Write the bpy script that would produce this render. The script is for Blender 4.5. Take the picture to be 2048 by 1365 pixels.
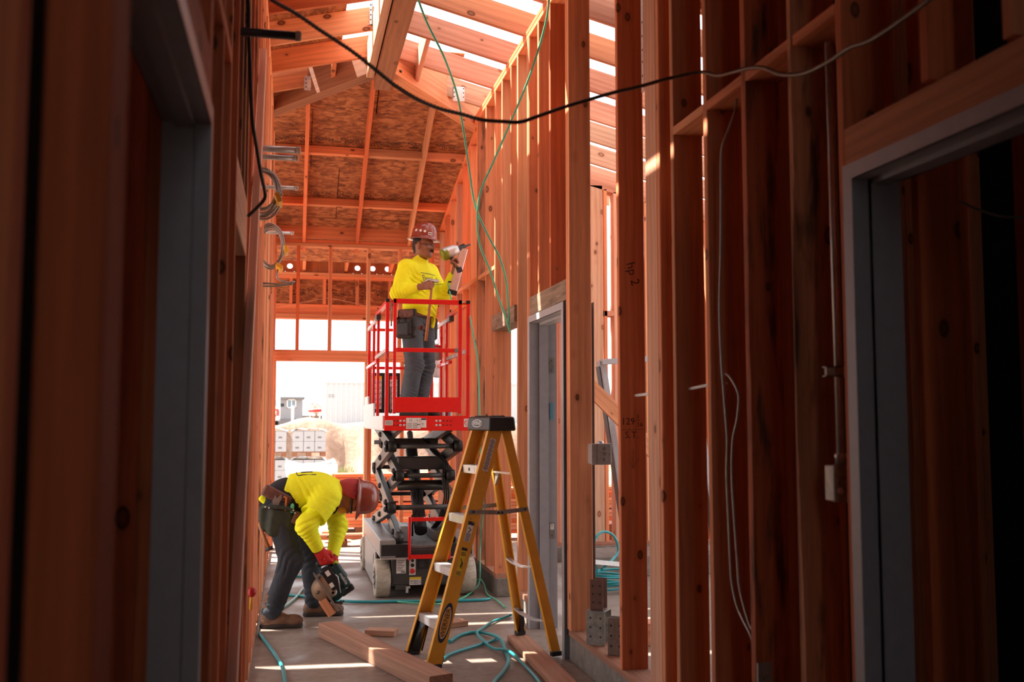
import bpy, bmesh, math, random
import numpy as np
from mathutils import Vector, Matrix, Euler
rnd = random.Random(7)
R = math.radians
for o in list(bpy.data.objects): bpy.data.objects.remove(o, do_unlink=True)
SC = bpy.context.scene
COL = SC.collection

# ------------------------------------------------------------------ camera
cd = bpy.data.cameras.new('camera'); cam = bpy.data.objects.new('camera', cd); COL.objects.link(cam)
cam.location = (0, 0, 1.45); cam.rotation_euler = (R(94.523), 0, R(-12.424))
cd.sensor_width = 36.0; cd.lens = 35.0; cd.clip_start = 0.05; cd.clip_end = 400
cd.dof.use_dof = True; cd.dof.focus_distance = 7.8; cd.dof.aperture_fstop = 2.8
SC.camera = cam
# ------------------------------------------------------------------ sky, sun, exposure
W = bpy.data.worlds.new('sky'); SC.world = W; W.use_nodes = True
bg = W.node_tree.nodes['Background']; bg.inputs[0].default_value = (0.93, 0.965, 1.0, 1); bg.inputs[1].default_value = 2.45
sd = bpy.data.lights.new('sun', 'SUN'); sun = bpy.data.objects.new('sun', sd); COL.objects.link(sun)
sd.energy = 24.0; sd.angle = R(0.55); sd.color = (1.0, 0.93, 0.84)
SUN_FROM = Vector((-0.60, 0.30, 0.95)).normalized()
sun.rotation_euler = SUN_FROM.to_track_quat('Z', 'Y').to_euler(); sun.location = (-6, 3, 12)
vs = SC.view_settings
SC.display_settings.display_device = 'sRGB'
vs.view_transform = 'Standard'; vs.look = 'None'; vs.exposure = 0.0; vs.gamma = 1.0; vs.use_curve_mapping = False

# ------------------------------------------------------------------ materials
MATS = {}
def nt(name):
    m = bpy.data.materials.new(name); m.use_nodes = True; MATS[name] = m
    t = m.node_tree; b = t.nodes['Principled BSDF']
    return m, t, b
def nd(t, typ, **kw):
    n = t.nodes.new(typ)
    for k, v in kw.items(): setattr(n, k, v)
    return n
def ramp(t, fac, stops):
    r = nd(t, 'ShaderNodeValToRGB'); e = r.color_ramp.elements
    while len(e) > 1: e.remove(e[-1])
    e[0].position = stops[0][0]; e[0].color = (*stops[0][1], 1)
    for p, c in stops[1:]:
        x = e.new(p); x.color = (*c, 1)
    t.links.new(fac, r.inputs[0]); return r.outputs[0]
def mathn(t, op, a, b=None, c=None):
    n = nd(t, 'ShaderNodeMath', operation=op)
    for i, v in enumerate((a, b, c)):
        if v is None: continue
        if isinstance(v, (int, float)): n.inputs[i].default_value = v
        else: t.links.new(v, n.inputs[i])
    return n.outputs[0]
def mixc(t, fac, a, b, mode='MIX'):
    n = nd(t, 'ShaderNodeMix', data_type='RGBA', blend_type=mode)
    if isinstance(fac, (int, float)): n.inputs[0].default_value = fac
    else: t.links.new(fac, n.inputs[0])
    for i, v in ((6, a), (7, b)):
        if isinstance(v, tuple): n.inputs[i].default_value = (*v, 1)
        else: t.links.new(v, n.inputs[i])
    return n.outputs[2]
def mapped(t, scale=(1, 1, 1), rnd_off=True, coord='Object'):
    tc = nd(t, 'ShaderNodeTexCoord'); src = tc.outputs[coord]
    if rnd_off:
        oi = nd(t, 'ShaderNodeObjectInfo'); m = mathn(t, 'MULTIPLY', oi.outputs['Random'], 61.7)
        a = nd(t, 'ShaderNodeVectorMath', operation='ADD'); t.links.new(src, a.inputs[0]); t.links.new(m, a.inputs[1]); src = a.outputs[0]
    mp = nd(t, 'ShaderNodeMapping'); mp.inputs['Scale'].default_value = scale; t.links.new(src, mp.inputs[0])
    return mp.outputs[0]
def noise(t, vec, scale, detail=3, rough=.5, dist=0):
    n = nd(t, 'ShaderNodeTexNoise'); n.inputs['Scale'].default_value = scale; n.inputs['Detail'].default_value = detail
    n.inputs['Roughness'].default_value = rough; n.inputs['Distortion'].default_value = dist
    t.links.new(vec, n.inputs['Vector']); return n.outputs['Fac']
def bump(t, b, h, strength=.2, dist=.01):
    n = nd(t, 'ShaderNodeBump'); n.inputs['Strength'].default_value = strength; n.inputs['Distance'].default_value = dist
    t.links.new(h, n.inputs['Height']); t.links.new(n.outputs[0], b.inputs['Normal'])
def wood(name, dark, light, rough=.72, knot=(.13, .045, .02), stain=0.0, stainc=(.05, .03, .02)):
    m, t, b = nt(name)
    v0 = mapped(t, (1, 1, .09))
    warp = noise(t, v0, 5, 2)
    w = nd(t, 'ShaderNodeTexWave', wave_type='RINGS', rings_direction='Z'); w.inputs['Scale'].default_value = 9
    w.inputs['Distortion'].default_value = 6; w.inputs['Detail'].default_value = 2; w.inputs['Detail Scale'].default_value = 1.3
    t.links.new(v0, w.inputs['Vector'])
    fine = noise(t, mapped(t, (1, 1, .03)), 130, 3, .6)
    g = mathn(t, 'MULTIPLY_ADD', w.outputs['Fac'], .11, mathn(t, 'MULTIPLY', fine, .40))
    g = mathn(t, 'MULTIPLY_ADD', warp, .66, g)
    col = ramp(t, g, [(.34, tuple(x * .82 for x in dark)), (.80, light)])
    oi = nd(t, 'ShaderNodeObjectInfo')
    hv = nd(t, 'ShaderNodeHueSaturation')
    t.links.new(mathn(t, 'MULTIPLY_ADD', oi.outputs['Random'], .34, .82), hv.inputs['Value'])
    r2 = mathn(t, 'FRACT', mathn(t, 'MULTIPLY', oi.outputs['Random'], 17.3))
    t.links.new(mathn(t, 'MULTIPLY_ADD', r2, .022, .489), hv.inputs['Hue'])
    t.links.new(mathn(t, 'MULTIPLY_ADD', r2, -.18, 1.06), hv.inputs['Saturation'])
    t.links.new(col, hv.inputs['Color']); col = hv.outputs[0]
    vo = nd(t, 'ShaderNodeTexVoronoi'); vo.inputs['Scale'].default_value = 7.0; t.links.new(mapped(t, (1, 1, .6)), vo.inputs['Vector'])
    d = mathn(t, 'MULTIPLY_ADD', noise(t, v0, 14, 2), .04, vo.outputs['Distance'])
    sc_ = nd(t, 'ShaderNodeSeparateColor'); t.links.new(vo.outputs['Color'], sc_.inputs[0]); d = mathn(t, 'MULTIPLY_ADD', sc_.outputs[0], .075, d)
    kf = nd(t, 'ShaderNodeMapRange'); kf.inputs['From Min'].default_value = .185; kf.inputs['From Max'].default_value = .145
    t.links.new(d, kf.inputs['Value'])
    halo = nd(t, 'ShaderNodeMapRange'); halo.inputs['From Min'].default_value = .30; halo.inputs['From Max'].default_value = .13
    halo.inputs['To Max'].default_value = .45; t.links.new(d, halo.inputs['Value'])
    col = mixc(t, halo.outputs[0], col, tuple(x * .8 + y * .2 for x, y in zip(dark, knot)))
    kc = ramp(t, d, [(.06, tuple(min(1, x * 2.6) for x in knot)), (.125, tuple(x * 1.5 for x in knot)), (.15, tuple(x * .6 for x in knot))])
    col = mixc(t, kf.outputs[0], col, kc)
    if stain:
        s = noise(t, mapped(t, (1, 1, .16)), 16, 4, .6); s = ramp(t, s, [(.5, (0, 0, 0)), (.66, (stain, stain, stain))])
        col = mixc(t, s, col, stainc)
    t.links.new(col, b.inputs['Base Color']); b.inputs['Roughness'].default_value = rough
    b.inputs['Specular IOR Level'].default_value = .25
    bump(t, b, g, .25, .004)
    return m
wood('wood_stud', (.50, .145, .056), (.82, .258, .102))
wood('wood_pale', (.50, .20, .11), (.78, .40, .25), knot=(.20, .08, .04))
wood('wood_warm', (.54, .175, .072), (.86, .305, .128))
wood('wood_weathered', (.20, .115, .075), (.40, .25, .17), stain=.6)
wood('wood_rough', (.36, .10, .04), (.66, .22, .09), stain=.85)
wood('wood_pink', (.60, .31, .21), (.86, .54, .40), knot=(.22, .09, .05))
wood('wood_beam', (.20, .068, .032), (.40, .15, .07))
wood('wood_floor', (.30, .12, .07), (.50, .24, .15))
def plain(name, col, rough=.5, metal=0.0, var=0.0, bumpy=0.0, spec=.5, vs_=20, coat=0):
    m, t, b = nt(name)
    b.inputs['Base Color'].default_value = (*col, 1); b.inputs['Roughness'].default_value = rough
    b.inputs['Metallic'].default_value = metal; b.inputs['Specular IOR Level'].default_value = spec
    b.inputs['Coat Weight'].default_value = coat
    if var or bumpy:
        n = noise(t, mapped(t), vs_, 4, .6)
        if var:
            c = ramp(t, n, [(.3, tuple(x * (1 - var) for x in col)), (.7, tuple(min(1, x * (1 + var)) for x in col))])
            t.links.new(c, b.inputs['Base Color'])
        if bumpy: bump(t, b, n, bumpy, .01)
    return m
plain('steel_frame', (.37, .355, .375), .45, .1, .06)
plain('steel_dark', (.045, .045, .05), .5, .3, .2)
plain('galv', (.62, .62, .62), .38, .6, .12, vs_=40)
plain('galv_dull', (.30, .27, .24), .5, .7, .25, vs_=30)
plain('aluminium', (.72, .72, .74), .32, .9, .06)
plain('red_paint', (.80, .012, .008), .32, 0, .05, coat=.3)
plain('lift_grey', (.055, .052, .05), .38, .15, .2, vs_=12)
plain('lift_light', (.30, .29, .28), .4, .2, .12)
plain('lift_deck', (.16, .15, .145), .6, .2, .35, .3, vs_=30)
plain('black_plastic', (.012, .012, .013), .42)
plain('rubber', (.02, .02, .02), .75)
plain('white_paint', (.80, .82, .83), .45, 0, .05)
plain('white_label', (.78, .74, .70), .6)
plain('ink', (.015, .015, .015), .7)
plain('pencil', (.06, .022, .014), .8)
plain('logo_white', (.75, .75, .75), .5)
plain('logo_blue', (.01, .015, .05), .5)
plain('yellow_label', (.75, .50, .02), .5)
plain('red_label', (.65, .02, .02), .5)
plain('fiberglass', (.74, .33, .022), .45, 0, .10, .05, vs_=9)
plain('hose_green', (.10, .50, .30), .35, coat=.2)
plain('hose_teal', (.02, .30, .33), .35, coat=.2)
plain('hose_pale', (.25, .42, .36), .4)
plain('cord_black', (.015, .013, .012), .55)
plain('tape_yellow', (.85, .42, .02), .5)
plain('pipe_cap', (.55, .45, .38), .5)
plain('pipe_red', (.55, .02, .02), .4)
plain('tyre', (.50, .44, .35), .7, 0, .25, .2, vs_=14)
plain('skin', (.30, .115, .060), .55, 0, .10, vs_=18)
plain('skin_light', (.42, .16, .09), .55, 0, .10, vs_=18)
plain('hair', (.010, .007, .006), .7, 0, .3, .6, vs_=90)
plain('lens', (.05, .04, .035), .12, 0, spec=.8)
plain('hat_brown', (.26, .045, .028), .25, 0, .08, coat=.6)
plain('leather', (.13, .045, .03), .6, 0, .3, .25, vs_=25)
plain('leather_black', (.016, .014, .013), .6, 0, .3, .2, vs_=25)
plain('pouch_green', (.030, .036, .022), .75, 0, .3, .25, vs_=25)
plain('glove_red', (.55, .012, .010), .7, 0, .15, .3, vs_=60)
plain('boot', (.17, .085, .045), .7, 0, .3, .3, vs_=30)
plain('boot_sole', (.035, .024, .018), .8)
plain('neck_flap', (.42, .045, .050), .85, 0, .2, .3, vs_=60)
plain('saw_teal', (.006, .035, .035), .4, 0, .1)
plain('lime', (.55, .80, .02), .5)
plain('nailer_green', (.22, .26, .02), .35, .2, .1)
plain('handle_wood', (.42, .16, .06), .6, 0, .15)
plain('vinyl_dark', (.03, .035, .04), .5)
plain('container_white', (.50, .52, .535), .5, 0, .04)
plain('house_wall', (.27, .28, .30), .8, 0, .03)
plain('house_roof', (.17, .19, .215), .7, 0, .05)
plain('window_glass', (.16, .24, .30), .08, 0, spec=.8)
plain('block_white', (.40, .415, .43), .8, 0, .05)
plain('wrap', (.60, .62, .64), .25, 0, .05, .3)
plain('wrap_grey', (.36, .38, .39), .3, 0, .15, .3)
plain('pallet_wood', (.24, .10, .05), .8, 0, .2)
plain('fence_grey', (.16, .165, .18), .8, 0, .1)
plain('leaf', (.30, .30, .12), .7, 0, .3)
plain('leaf_far', (.36, .30, .20), .7, 0, .3)
plain('car_white', (.75, .72, .70), .3, 0, coat=.5)
plain('car_red', (.55, .06, .05), .3, 0, coat=.5)
plain('shade_black', (.018, .016, .015), .9, 0, .2)  # deep shade of the near rooms, put into the panel colour
plain('dirt_pile', (.42, .26, .17), .95, 0, .25, .8, vs_=5)
plain('concrete_curb', (.20, .165, .14), .9, 0, .25, .3, vs_=14)
plain('shirt', (.90, .93, .006), .8, 0, .05, .15, vs_=40)
plain('print_blue', (.05, .20, .16), .8)
plain('undershirt', (.012, .012, .014), .85)
plain('sticker', (.75, .70, .66), .5)
def denim():
    m, t, b = nt('denim')
    n = noise(t, mapped(t, (1, 1, .6)), 7, 4, .6); f = noise(t, mapped(t), 350, 2)
    c = ramp(t, n, [(.32, (.028, .036, .050)), (.72, (.105, .125, .150))])
    c = mixc(t, .35, c, ramp(t, f, [(.3, (.02, .03, .04)), (.7, (.16, .18, .2))]))
    t.links.new(c, b.inputs['Base Color']); b.inputs['Roughness'].default_value = .9; bump(t, b, n, .5, .02)
    m2 = m.copy(); m2.name = 'denim_dark'; MATS['denim_dark'] = m2
    for q in m2.node_tree.nodes:
        if q.type == 'VALTORGB':
            for e in q.color_ramp.elements: e.color = (e.color[0] * .42, e.color[1] * .42, e.color[2] * .45, 1)
denim()
def concrete():
    m, t, b = nt('concrete_floor')
    v = mapped(t, (1, 1, 1), False)
    a = noise(t, v, 1.3, 5, .6, .4); c2 = noise(t, v, 18, 4, .65)
    col = ramp(t, a, [(.3, (.175, .125, .10)), (.7, (.32, .25, .205))])
    col = mixc(t, .35, col, ramp(t, c2, [(.3, (.12, .082, .064)), (.7, (.36, .29, .24))]))
    t.links.new(col, b.inputs['Base Color'])
    t.links.new(ramp(t, noise(t, v, 1.7, 3), [(.38, (.75, .75, .75)), (.6, (.36, .36, .36))]), b.inputs['Roughness'])
    bump(t, b, c2, .12, .01)
    m, t, b = nt('dirt')
    v = mapped(t, (1, 1, 1), False)
    a = noise(t, v, .8, 6, .65); c2 = noise(t, v, 9, 5, .7)
    col = ramp(t, mathn(t, 'MULTIPLY_ADD', c2, .5, mathn(t, 'MULTIPLY', a, .5)), [(.35, (.20, .115, .078)), (.62, (.38, .255, .185))])
    t.links.new(col, b.inputs['Base Color']); b.inputs['Roughness'].default_value = .95; bump(t, b, c2, .6, .05)
concrete()
def osb():
    m, t, b = nt('osb')
    v = mapped(t, (1, .38, 1))
    def flakes(scale, warp_scale):
        n = nd(t, 'ShaderNodeTexNoise'); n.inputs['Scale'].default_value = warp_scale; t.links.new(v, n.inputs['Vector'])
        a = nd(t, 'ShaderNodeVectorMath', operation='MULTIPLY_ADD'); t.links.new(n.outputs['Color'], a.inputs[0])
        a.inputs[1].default_value = (.09, .09, .09); t.links.new(v, a.inputs[2])
        q = nd(t, 'ShaderNodeTexVoronoi'); q.inputs['Scale'].default_value = scale; t.links.new(a.outputs[0], q.inputs['Vector'])
        s = nd(t, 'ShaderNodeSeparateColor'); t.links.new(q.outputs['Color'], s.inputs[0]); return s.outputs[0]
    f1 = flakes(32, 9); f2 = flakes(55, 6)
    big = noise(t, v, 3, 4)
    g = mathn(t, 'MULTIPLY_ADD', f1, .42, mathn(t, 'MULTIPLY', f2, .33)); g = mathn(t, 'MULTIPLY_ADD', big, .35, g)
    col = ramp(t, g, [(.22, (.15, .045, .016)), (.5, (.30, .10, .035)), (.85, (.50, .20, .08))])
    # printed grade stamp: one row of dark block characters across the middle of each sheet
    tc = nd(t, 'ShaderNodeTexCoord'); sx = nd(t, 'ShaderNodeSeparateXYZ'); t.links.new(tc.outputs['Object'], sx.inputs[0])
    row = mathn(t, 'LESS_THAN', mathn(t, 'ABSOLUTE', sx.outputs[0]), .045)
    cb = nd(t, 'ShaderNodeCombineXYZ'); t.links.new(mathn(t, 'MULTIPLY', sx.outputs[1], 38), cb.inputs[0]); t.links.new(mathn(t, 'MULTIPLY', sx.outputs[0], 26), cb.inputs[1])
    ch = noise(t, cb.outputs[0], 1.6, 1); gate = noise(t, cb.outputs[0], .16, 0)
    ink = mathn(t, 'MULTIPLY', mathn(t, 'GREATER_THAN', ch, .52), mathn(t, 'GREATER_THAN', gate, .44))
    ink = mathn(t, 'MULTIPLY', ink, mathn(t, 'MULTIPLY', row, .72))
    col = mixc(t, ink, col, (.03, .015, .01))
    t.links.new(col, b.inputs['Base Color']); b.inputs['Roughness'].default_value = .8; bump(t, b, g, .3, .006)
osb()
def M(n): return MATS[n]

# ------------------------------------------------------------------ mesh helpers
class MB:
    def __init__(s): s.v = []; s.f = []; s.smooth = []
    def add(s, vs_, fs, sm=False):
        k = len(s.v); s.v += [tuple(q) for q in vs_]; s.f += [tuple(i + k for i in f) for f in fs]; s.smooth += [sm] * len(fs); return s
    def box(s, a, b, ch=0.0):
        (x0, y0, z0), (x1, y1, z1) = a, b
        x0, x1 = min(x0, x1), max(x0, x1); y0, y1 = min(y0, y1), max(y0, y1); z0, z1 = min(z0, z1), max(z0, z1)
        return s.obox(((x0 + x1) / 2, (y0 + y1) / 2, (z0 + z1) / 2), (x1 - x0, y1 - y0, z1 - z0), None, ch)
    def obox(s, c, size, rot=None, ch=0.0):
        hx, hy, hz = (q / 2 for q in size); m = rot.to_matrix() if isinstance(rot, Euler) else (rot or Matrix.Identity(3)); c = Vector(c)
        if not ch:
            vs_ = [c + m @ Vector((sx * hx, sy * hy, sz * hz)) for sz in (-1, 1) for sx, sy in ((-1, -1), (1, -1), (1, 1), (-1, 1))]
            fs = [(3, 2, 1, 0), (4, 5, 6, 7), (0, 1, 5, 4), (1, 2, 6, 5), (2, 3, 7, 6), (3, 0, 4, 7)]
            return s.add(vs_, fs)
        bm = bmesh.new(); bmesh.ops.create_cube(bm, size=1.0)
        for q in bm.verts: q.co = Vector((q.co.x * 2 * hx, q.co.y * 2 * hy, q.co.z * 2 * hz))
        bmesh.ops.bevel(bm, geom=bm.edges[:], offset=ch, segments=2, profile=.5, affect='EDGES')
        for q in bm.verts: q.co = c + m @ q.co
        return s.bm(bm)
    def bm(s, bm, sm=False):
        bm.verts.index_update()
        s.add([q.co[:] for q in bm.verts], [[q.index for q in f.verts] for f in bm.faces], sm); bm.free(); return s
    def beam(s, p0, p1, w, d, up=(0, 0, 1), ch=0.0):
        """rectangular bar from p0 to p1; w across, d along 'up'"""
        p0, p1 = Vector(p0), Vector(p1); z = (p1 - p0); L = z.length; z.normalize(); u = Vector(up)
        x = u.cross(z)
        if x.length < 1e-5: x = Vector((1, 0, 0)).cross(z)
        x.normalize(); y = z.cross(x)
        m = Matrix((x, y, z)).transposed()
        return s.obox((p0 + p1) / 2, (w, d, L), m, ch)
    def tube(s, pts, r, n=8, caps=True, closed=False):
        P = [Vector(p) for p in pts]; k = len(P); rs = r if isinstance(r, (list, tuple)) else [r] * k
        t0 = (P[1] - P[0]).normalized(); up = Vector((0, 0, 1)) if abs(t0.z) < .9 else Vector((1, 0, 0))
        a = up.cross(t0).normalized(); vs_ = []
        for i in range(k):
            if closed: t = P[(i + 1) % k] - P[i - 1]
            else: t = P[min(i + 1, k - 1)] - P[max(i - 1, 0)]
            t.normalize(); a = (a - t * a.dot(t)); a.normalize(); b = t.cross(a)
            for j in range(n):
                q = 2 * math.pi * j / n; vs_.append(P[i] + (a * math.cos(q) + b * math.sin(q)) * rs[i])
        fs = []
        for i in range(k if closed else k - 1):
            i2 = (i + 1) % k
            for j in range(n): fs.append((i * n + j, i * n + (j + 1) % n, i2 * n + (j + 1) % n, i2 * n + j))
        s.add(vs_, fs, True)
        if caps and not closed:
            k0 = len(s.v) - len(vs_)
            s.f += [tuple(k0 + j for j in range(n))[::-1], tuple(k0 + (k - 1) * n + j for j in range(n))]; s.smooth += [False, False]
        return s
    def cyl(s, p0, p1, r, n=16, r2=None): return s.tube([p0, p1], [r, r if r2 is None else r2], n)
    def lathe(s, prof, c, axis=(0, 0, 1), n=24):
        """profile [(radius, height)] about axis through c"""
        z = Vector(axis).normalized(); x = Vector((1, 0, 0)) if abs(z.x) < .9 else Vector((0, 1, 0)); x = (x - z * x.dot(z)).normalized(); y = z.cross(x); c = Vector(c); vs_ = []
        for r, h in prof:
            for j in range(n):
                q = 2 * math.pi * j / n; vs_.append(c + z * h + (x * math.cos(q) + y * math.sin(q)) * r)
        fs = [(i * n + j, i * n + (j + 1) % n, (i + 1) * n + (j + 1) % n, (i + 1) * n + j) for i in range(len(prof) - 1) for j in range(n)]
        s.add(vs_, fs, True); k0 = len(s.v) - len(vs_); k = len(prof)
        if prof[0][0] > 1e-4: s.f.append(tuple(k0 + j for j in range(n))[::-1]); s.smooth.append(False)
        if prof[-1][0] > 1e-4: s.f.append(tuple(k0 + (k - 1) * n + j for j in range(n))); s.smooth.append(False)
        return s
    def prism(s, outline, ext, n0=None):
        """outline: list of 3D points (planar), extruded by vector ext"""
        P = [Vector(p) for p in outline]; e = Vector(ext); k = len(P)
        s.add(P + [p + e for p in P], [tuple(range(k))[::-1], tuple(range(k, 2 * k))] + [(i, (i + 1) % k, k + (i + 1) % k, k + i) for i in range(k)])
        return s
    def ball(s, c, r, n=12, sc=(1, 1, 1)):
        prof = []
        c = Vector(c); m = n // 2; vs_ = []
        for i in range(m + 1):
            a = math.pi * i / m
            for j in range(n):
                q = 2 * math.pi * j / n; vs_.append(c + Vector((math.sin(a) * math.cos(q) * r * sc[0], math.sin(a) * math.sin(q) * r * sc[1], math.cos(a) * r * sc[2])))
        fs = [(i * n + j, (i + 1) * n + j, (i + 1) * n + (j + 1) % n, i * n + (j + 1) % n) for i in range(m) for j in range(n)]
        return s.add(vs_, fs, True)
def basis(o):
    m = o.matrix_basis.copy()
    while o.parent: o = o.parent; m = o.matrix_basis @ m
    return m
def mesh_of(name, mb, mat=None, inv=None):
    me = bpy.data.meshes.new(name)
    vs_ = mb.v if inv is None else [(inv @ Vector(q))[:] for q in mb.v]
    me.from_pydata(vs_, [], mb.f); me.polygons.foreach_set('use_smooth', mb.smooth)
    if mat: me.materials.append(M(mat))
    me.validate(); me.update()
    bm = bmesh.new(); bm.from_mesh(me); bmesh.ops.remove_doubles(bm, verts=bm.verts[:], dist=1e-6); bmesh.ops.recalc_face_normals(bm, faces=bm.faces[:]); bm.to_mesh(me); bm.free()
    return me
def put(name, mb, mat, parent=None, label=None):
    """mesh given in world coordinates -> object (child of parent)"""
    inv = basis(parent).inverted() if parent else None
    o = bpy.data.objects.new(name, mesh_of(name, mb, mat, inv)); COL.objects.link(o)
    if parent: o.parent = parent
    if label: o['label'] = label
    return o
def empty(name, loc=(0, 0, 0), rz=0.0):
    o = bpy.data.objects.new(name, None); COL.objects.link(o); o.location = loc; o.rotation_euler = (0, 0, rz); o.empty_display_size = .1; return o
def tag(o, label, cat, group=None):
    o['label'] = label; o['category'] = cat
    if group: o['group'] = group
    return o
def thing(name, label, cat, loc=(0, 0, 0), group=None): return tag(empty(name, loc), label, cat, group)
def struct(o, label=None):
    o['kind'] = 'structure'
    if label: o['label'] = label
    return o
_bc = {}
def board(name, p0, p1, w, d, up, parent, mat='wood_stud', ch=.003):
    """a stick of lumber: own object, local Z runs along its length; w across, d along 'up'"""
    p0, p1 = Vector(p0), Vector(p1); z = p1 - p0; L = z.length; z.normalize(); u = Vector(up); x = u.cross(z); x.normalize(); y = z.cross(x)
    key = (round(w, 4), round(d, 4), round(L, 3), mat, ch)
    if key not in _bc:
        mb = MB().obox((0, 0, L / 2), (w, d, L), None, 0)
        if ch:
            mb = MB(); hw, hd = w / 2, d / 2; out = [(-hw + ch, -hd), (hw - ch, -hd), (hw, -hd + ch), (hw, hd - ch), (hw - ch, hd), (-hw + ch, hd), (-hw, hd - ch), (-hw, -hd + ch)]
            mb.prism([(a, b, 0) for a, b in out], (0, 0, L))
        _bc[key] = mesh_of(name, mb, mat)
    o = bpy.data.objects.new(name, _bc[key]); COL.objects.link(o)
    m = Matrix((x, y, z)).transposed().to_4x4(); m.translation = p0
    if parent: o.parent = parent; m = basis(parent).inverted() @ m
    o.matrix_basis = m
    return o
def text_mesh(txt, size, mat):
    cu = bpy.data.curves.new('lettering', 'FONT'); cu.body = txt; cu.size = size; cu.align_x = 'CENTER'; cu.align_y = 'CENTER'; cu.extrude = .0006; cu.resolution_u = 2
    o = bpy.data.objects.new('lettering', cu); COL.objects.link(o); dg = bpy.context.evaluated_depsgraph_get(); dg.update()
    me = bpy.data.meshes.new_from_object(o.evaluated_get(dg)); bpy.data.objects.remove(o); bpy.data.curves.remove(cu)
    me.materials.clear(); me.materials.append(M(mat)); return me
def text(name, txt, size, mat, c, right, up, parent, sx=1.0, shear=0):
    """lettering lying flat on a surface: c centre, right = reading direction, up = letter tops"""
    me = text_mesh(txt, size, mat); x = Vector(right).normalized(); y = Vector(up); y = (y - x * y.dot(x)).normalized(); z = x.cross(y)
    m = Matrix((x * sx, y + x * shear, z)).transposed().to_4x4(); m.translation = Vector(c)
    o = bpy.data.objects.new(name, me); COL.objects.link(o)
    if parent: o.parent = parent; m = basis(parent).inverted() @ m
    for q in me.vertices: q.co = m @ q.co
    return o
def arc(c, r, a0, a1, n, ax=(1, 0, 0), ay=(0, 0, 1)):
    c = Vector(c); ax = Vector(ax); ay = Vector(ay)
    return [c + ax * r * math.cos(R(a0 + (a1 - a0) * i / (n - 1))) + ay * r * math.sin(R(a0 + (a1 - a0) * i / (n - 1))) for i in range(n)]
def spline(pts, k=6):
    """Catmull-Rom through pts"""
    P = [Vector(p) for p in pts]; P = [2 * P[0] - P[1]] + P + [2 * P[-1] - P[-2]]; out = []
    for i in range(1, len(P) - 2):
        a, b, c, d = P[i - 1], P[i], P[i + 1], P[i + 2]
        for j in range(k):
            t = j / k; out.append(.5 * ((2 * b) + (c - a) * t + (2 * a - 5 * b + 4 * c - d) * t * t + (3 * b - a - 3 * c + d) * t ** 3))
    out.append(P[-2]); return out
# ================================================================== the building shell
XR, XR2, XL, XL2 = 1.65, 1.79, -0.21, -0.35
T = .038
# ---- ground
def gz(x, y):
    n = .05 * math.sin(x * 1.7 + y * .9) + .04 * math.sin(x * .6 - y * 2.1) + .03 * math.sin(3.1 * x + 1.3 * y)
    e = 27.6 + .35 * math.sin(x * 1.9) + .2 * math.sin(x * 4.3 + 1)
    s = min(1, max(0, (y - e) / .9)); s = s * s * (3 - 2 * s)
    top = 1.32 + .10 * math.sin(x * 1.3 + .5) + .06 * math.sin(x * 3.7)
    near = .3 if y < 13 else 1
    back = min(1, max(0, (y - 29.5) / 9))
    return (-.06 + n * .35 * near) * (1 - s) + s * ((top + n * .5) * (1 - back) + 1.12 * back)
xs = [-70, -45, -25, -14, -8] + [-5 + .32 * i for i in range(48)] + [11, 14, 20, 32, 50, 80]
ys = [-30, -12, -6, 0, 5, 9, 11] + [12 + .5 * i for i in range(29)] + [26.4 + .16 * i for i in range(26)] + [31, 33, 36, 40, 48, 60, 80, 110, 160]
mb = MB(); nx = len(xs)
mb.add([(x, y, gz(x, y)) for y in ys for x in xs], [(j * nx + i, j * nx + i + 1, (j + 1) * nx + i + 1, (j + 1) * nx + i) for j in range(len(ys) - 1) for i in range(nx - 1)], True)
struct(put('ground', mb, 'dirt'), 'bare tan earth of the building site outside, stepping up at a dirt bank')
struct(put('floor', MB().box((-3.2, -3, -.2), (5.8, 11.62, 0)), 'concrete_floor'), 'dusty grey brown concrete slab floor')

# ---- right wall
WR = struct(empty('wall_right'), 'orange timber stud wall on a concrete curb along the right side')
def rstud(y, z0=.188, z1=4.25, mat='wood_stud', x0=XR, d=.14, parent=None, t=T, name='stud'):
    return board(name, (x0 + d / 2, y + t / 2, z0), (x0 + d / 2, y + t / 2, z1), t, d, (1, 0, 0), parent or WR, mat)
def wane(y, side, parent, mat='wood_rough', seed=1):
    """stud with a waney, bark-edged corner"""
    r = random.Random(seed); L = 4.06; n = 70; mb = MB(); vs_ = []; a = 0; b = 0
    for i in range(n + 1):
        a += r.uniform(-.006, .006); a *= .93; b += r.uniform(-.005, .005); b *= .9
        w1 = max(.002, .010 + a + .010 * math.sin(i * .21 + seed)); w2 = max(.002, .006 + b)
        hx, hy, z = T / 2, .07, L * i / n
        # local x = across thickness (world -Y.. ), local y = depth (world X)
        vs_ += [(-hx, -hy + w1, z), (-hx + w1 * .9, -hy, z), (hx, -hy, z), (hx, hy, z), (-hx + w2, hy, z), (-hx, hy - w2 * 2.2, z)]
    fs = [(6 * i + j, 6 * i + (j + 1) % 6, 6 * i + 6 + (j + 1) % 6, 6 * i + 6 + j) for i in range(n) for j in range(6)] + [(5, 4, 3, 2, 1, 0), tuple(6 * n + j for j in range(6))]
    mb.add(vs_, fs); o = bpy.data.objects.new('stud', mesh_of('stud', mb, mat)); COL.objects.link(o); o.parent = parent
    # local x -> world +Y, local y -> world +X (mirrored on the left wall)
    o.matrix_basis = Matrix(((0, side, 0, XR + .07 if side > 0 else XL - .07), (1, 0, 0, y + T / 2), (0, 0, 1, .19), (0, 0, 0, 1)))
    return o
wane(3.03, 1, WR, seed=3); wane(3.395, 1, WR, seed=8)
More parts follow.
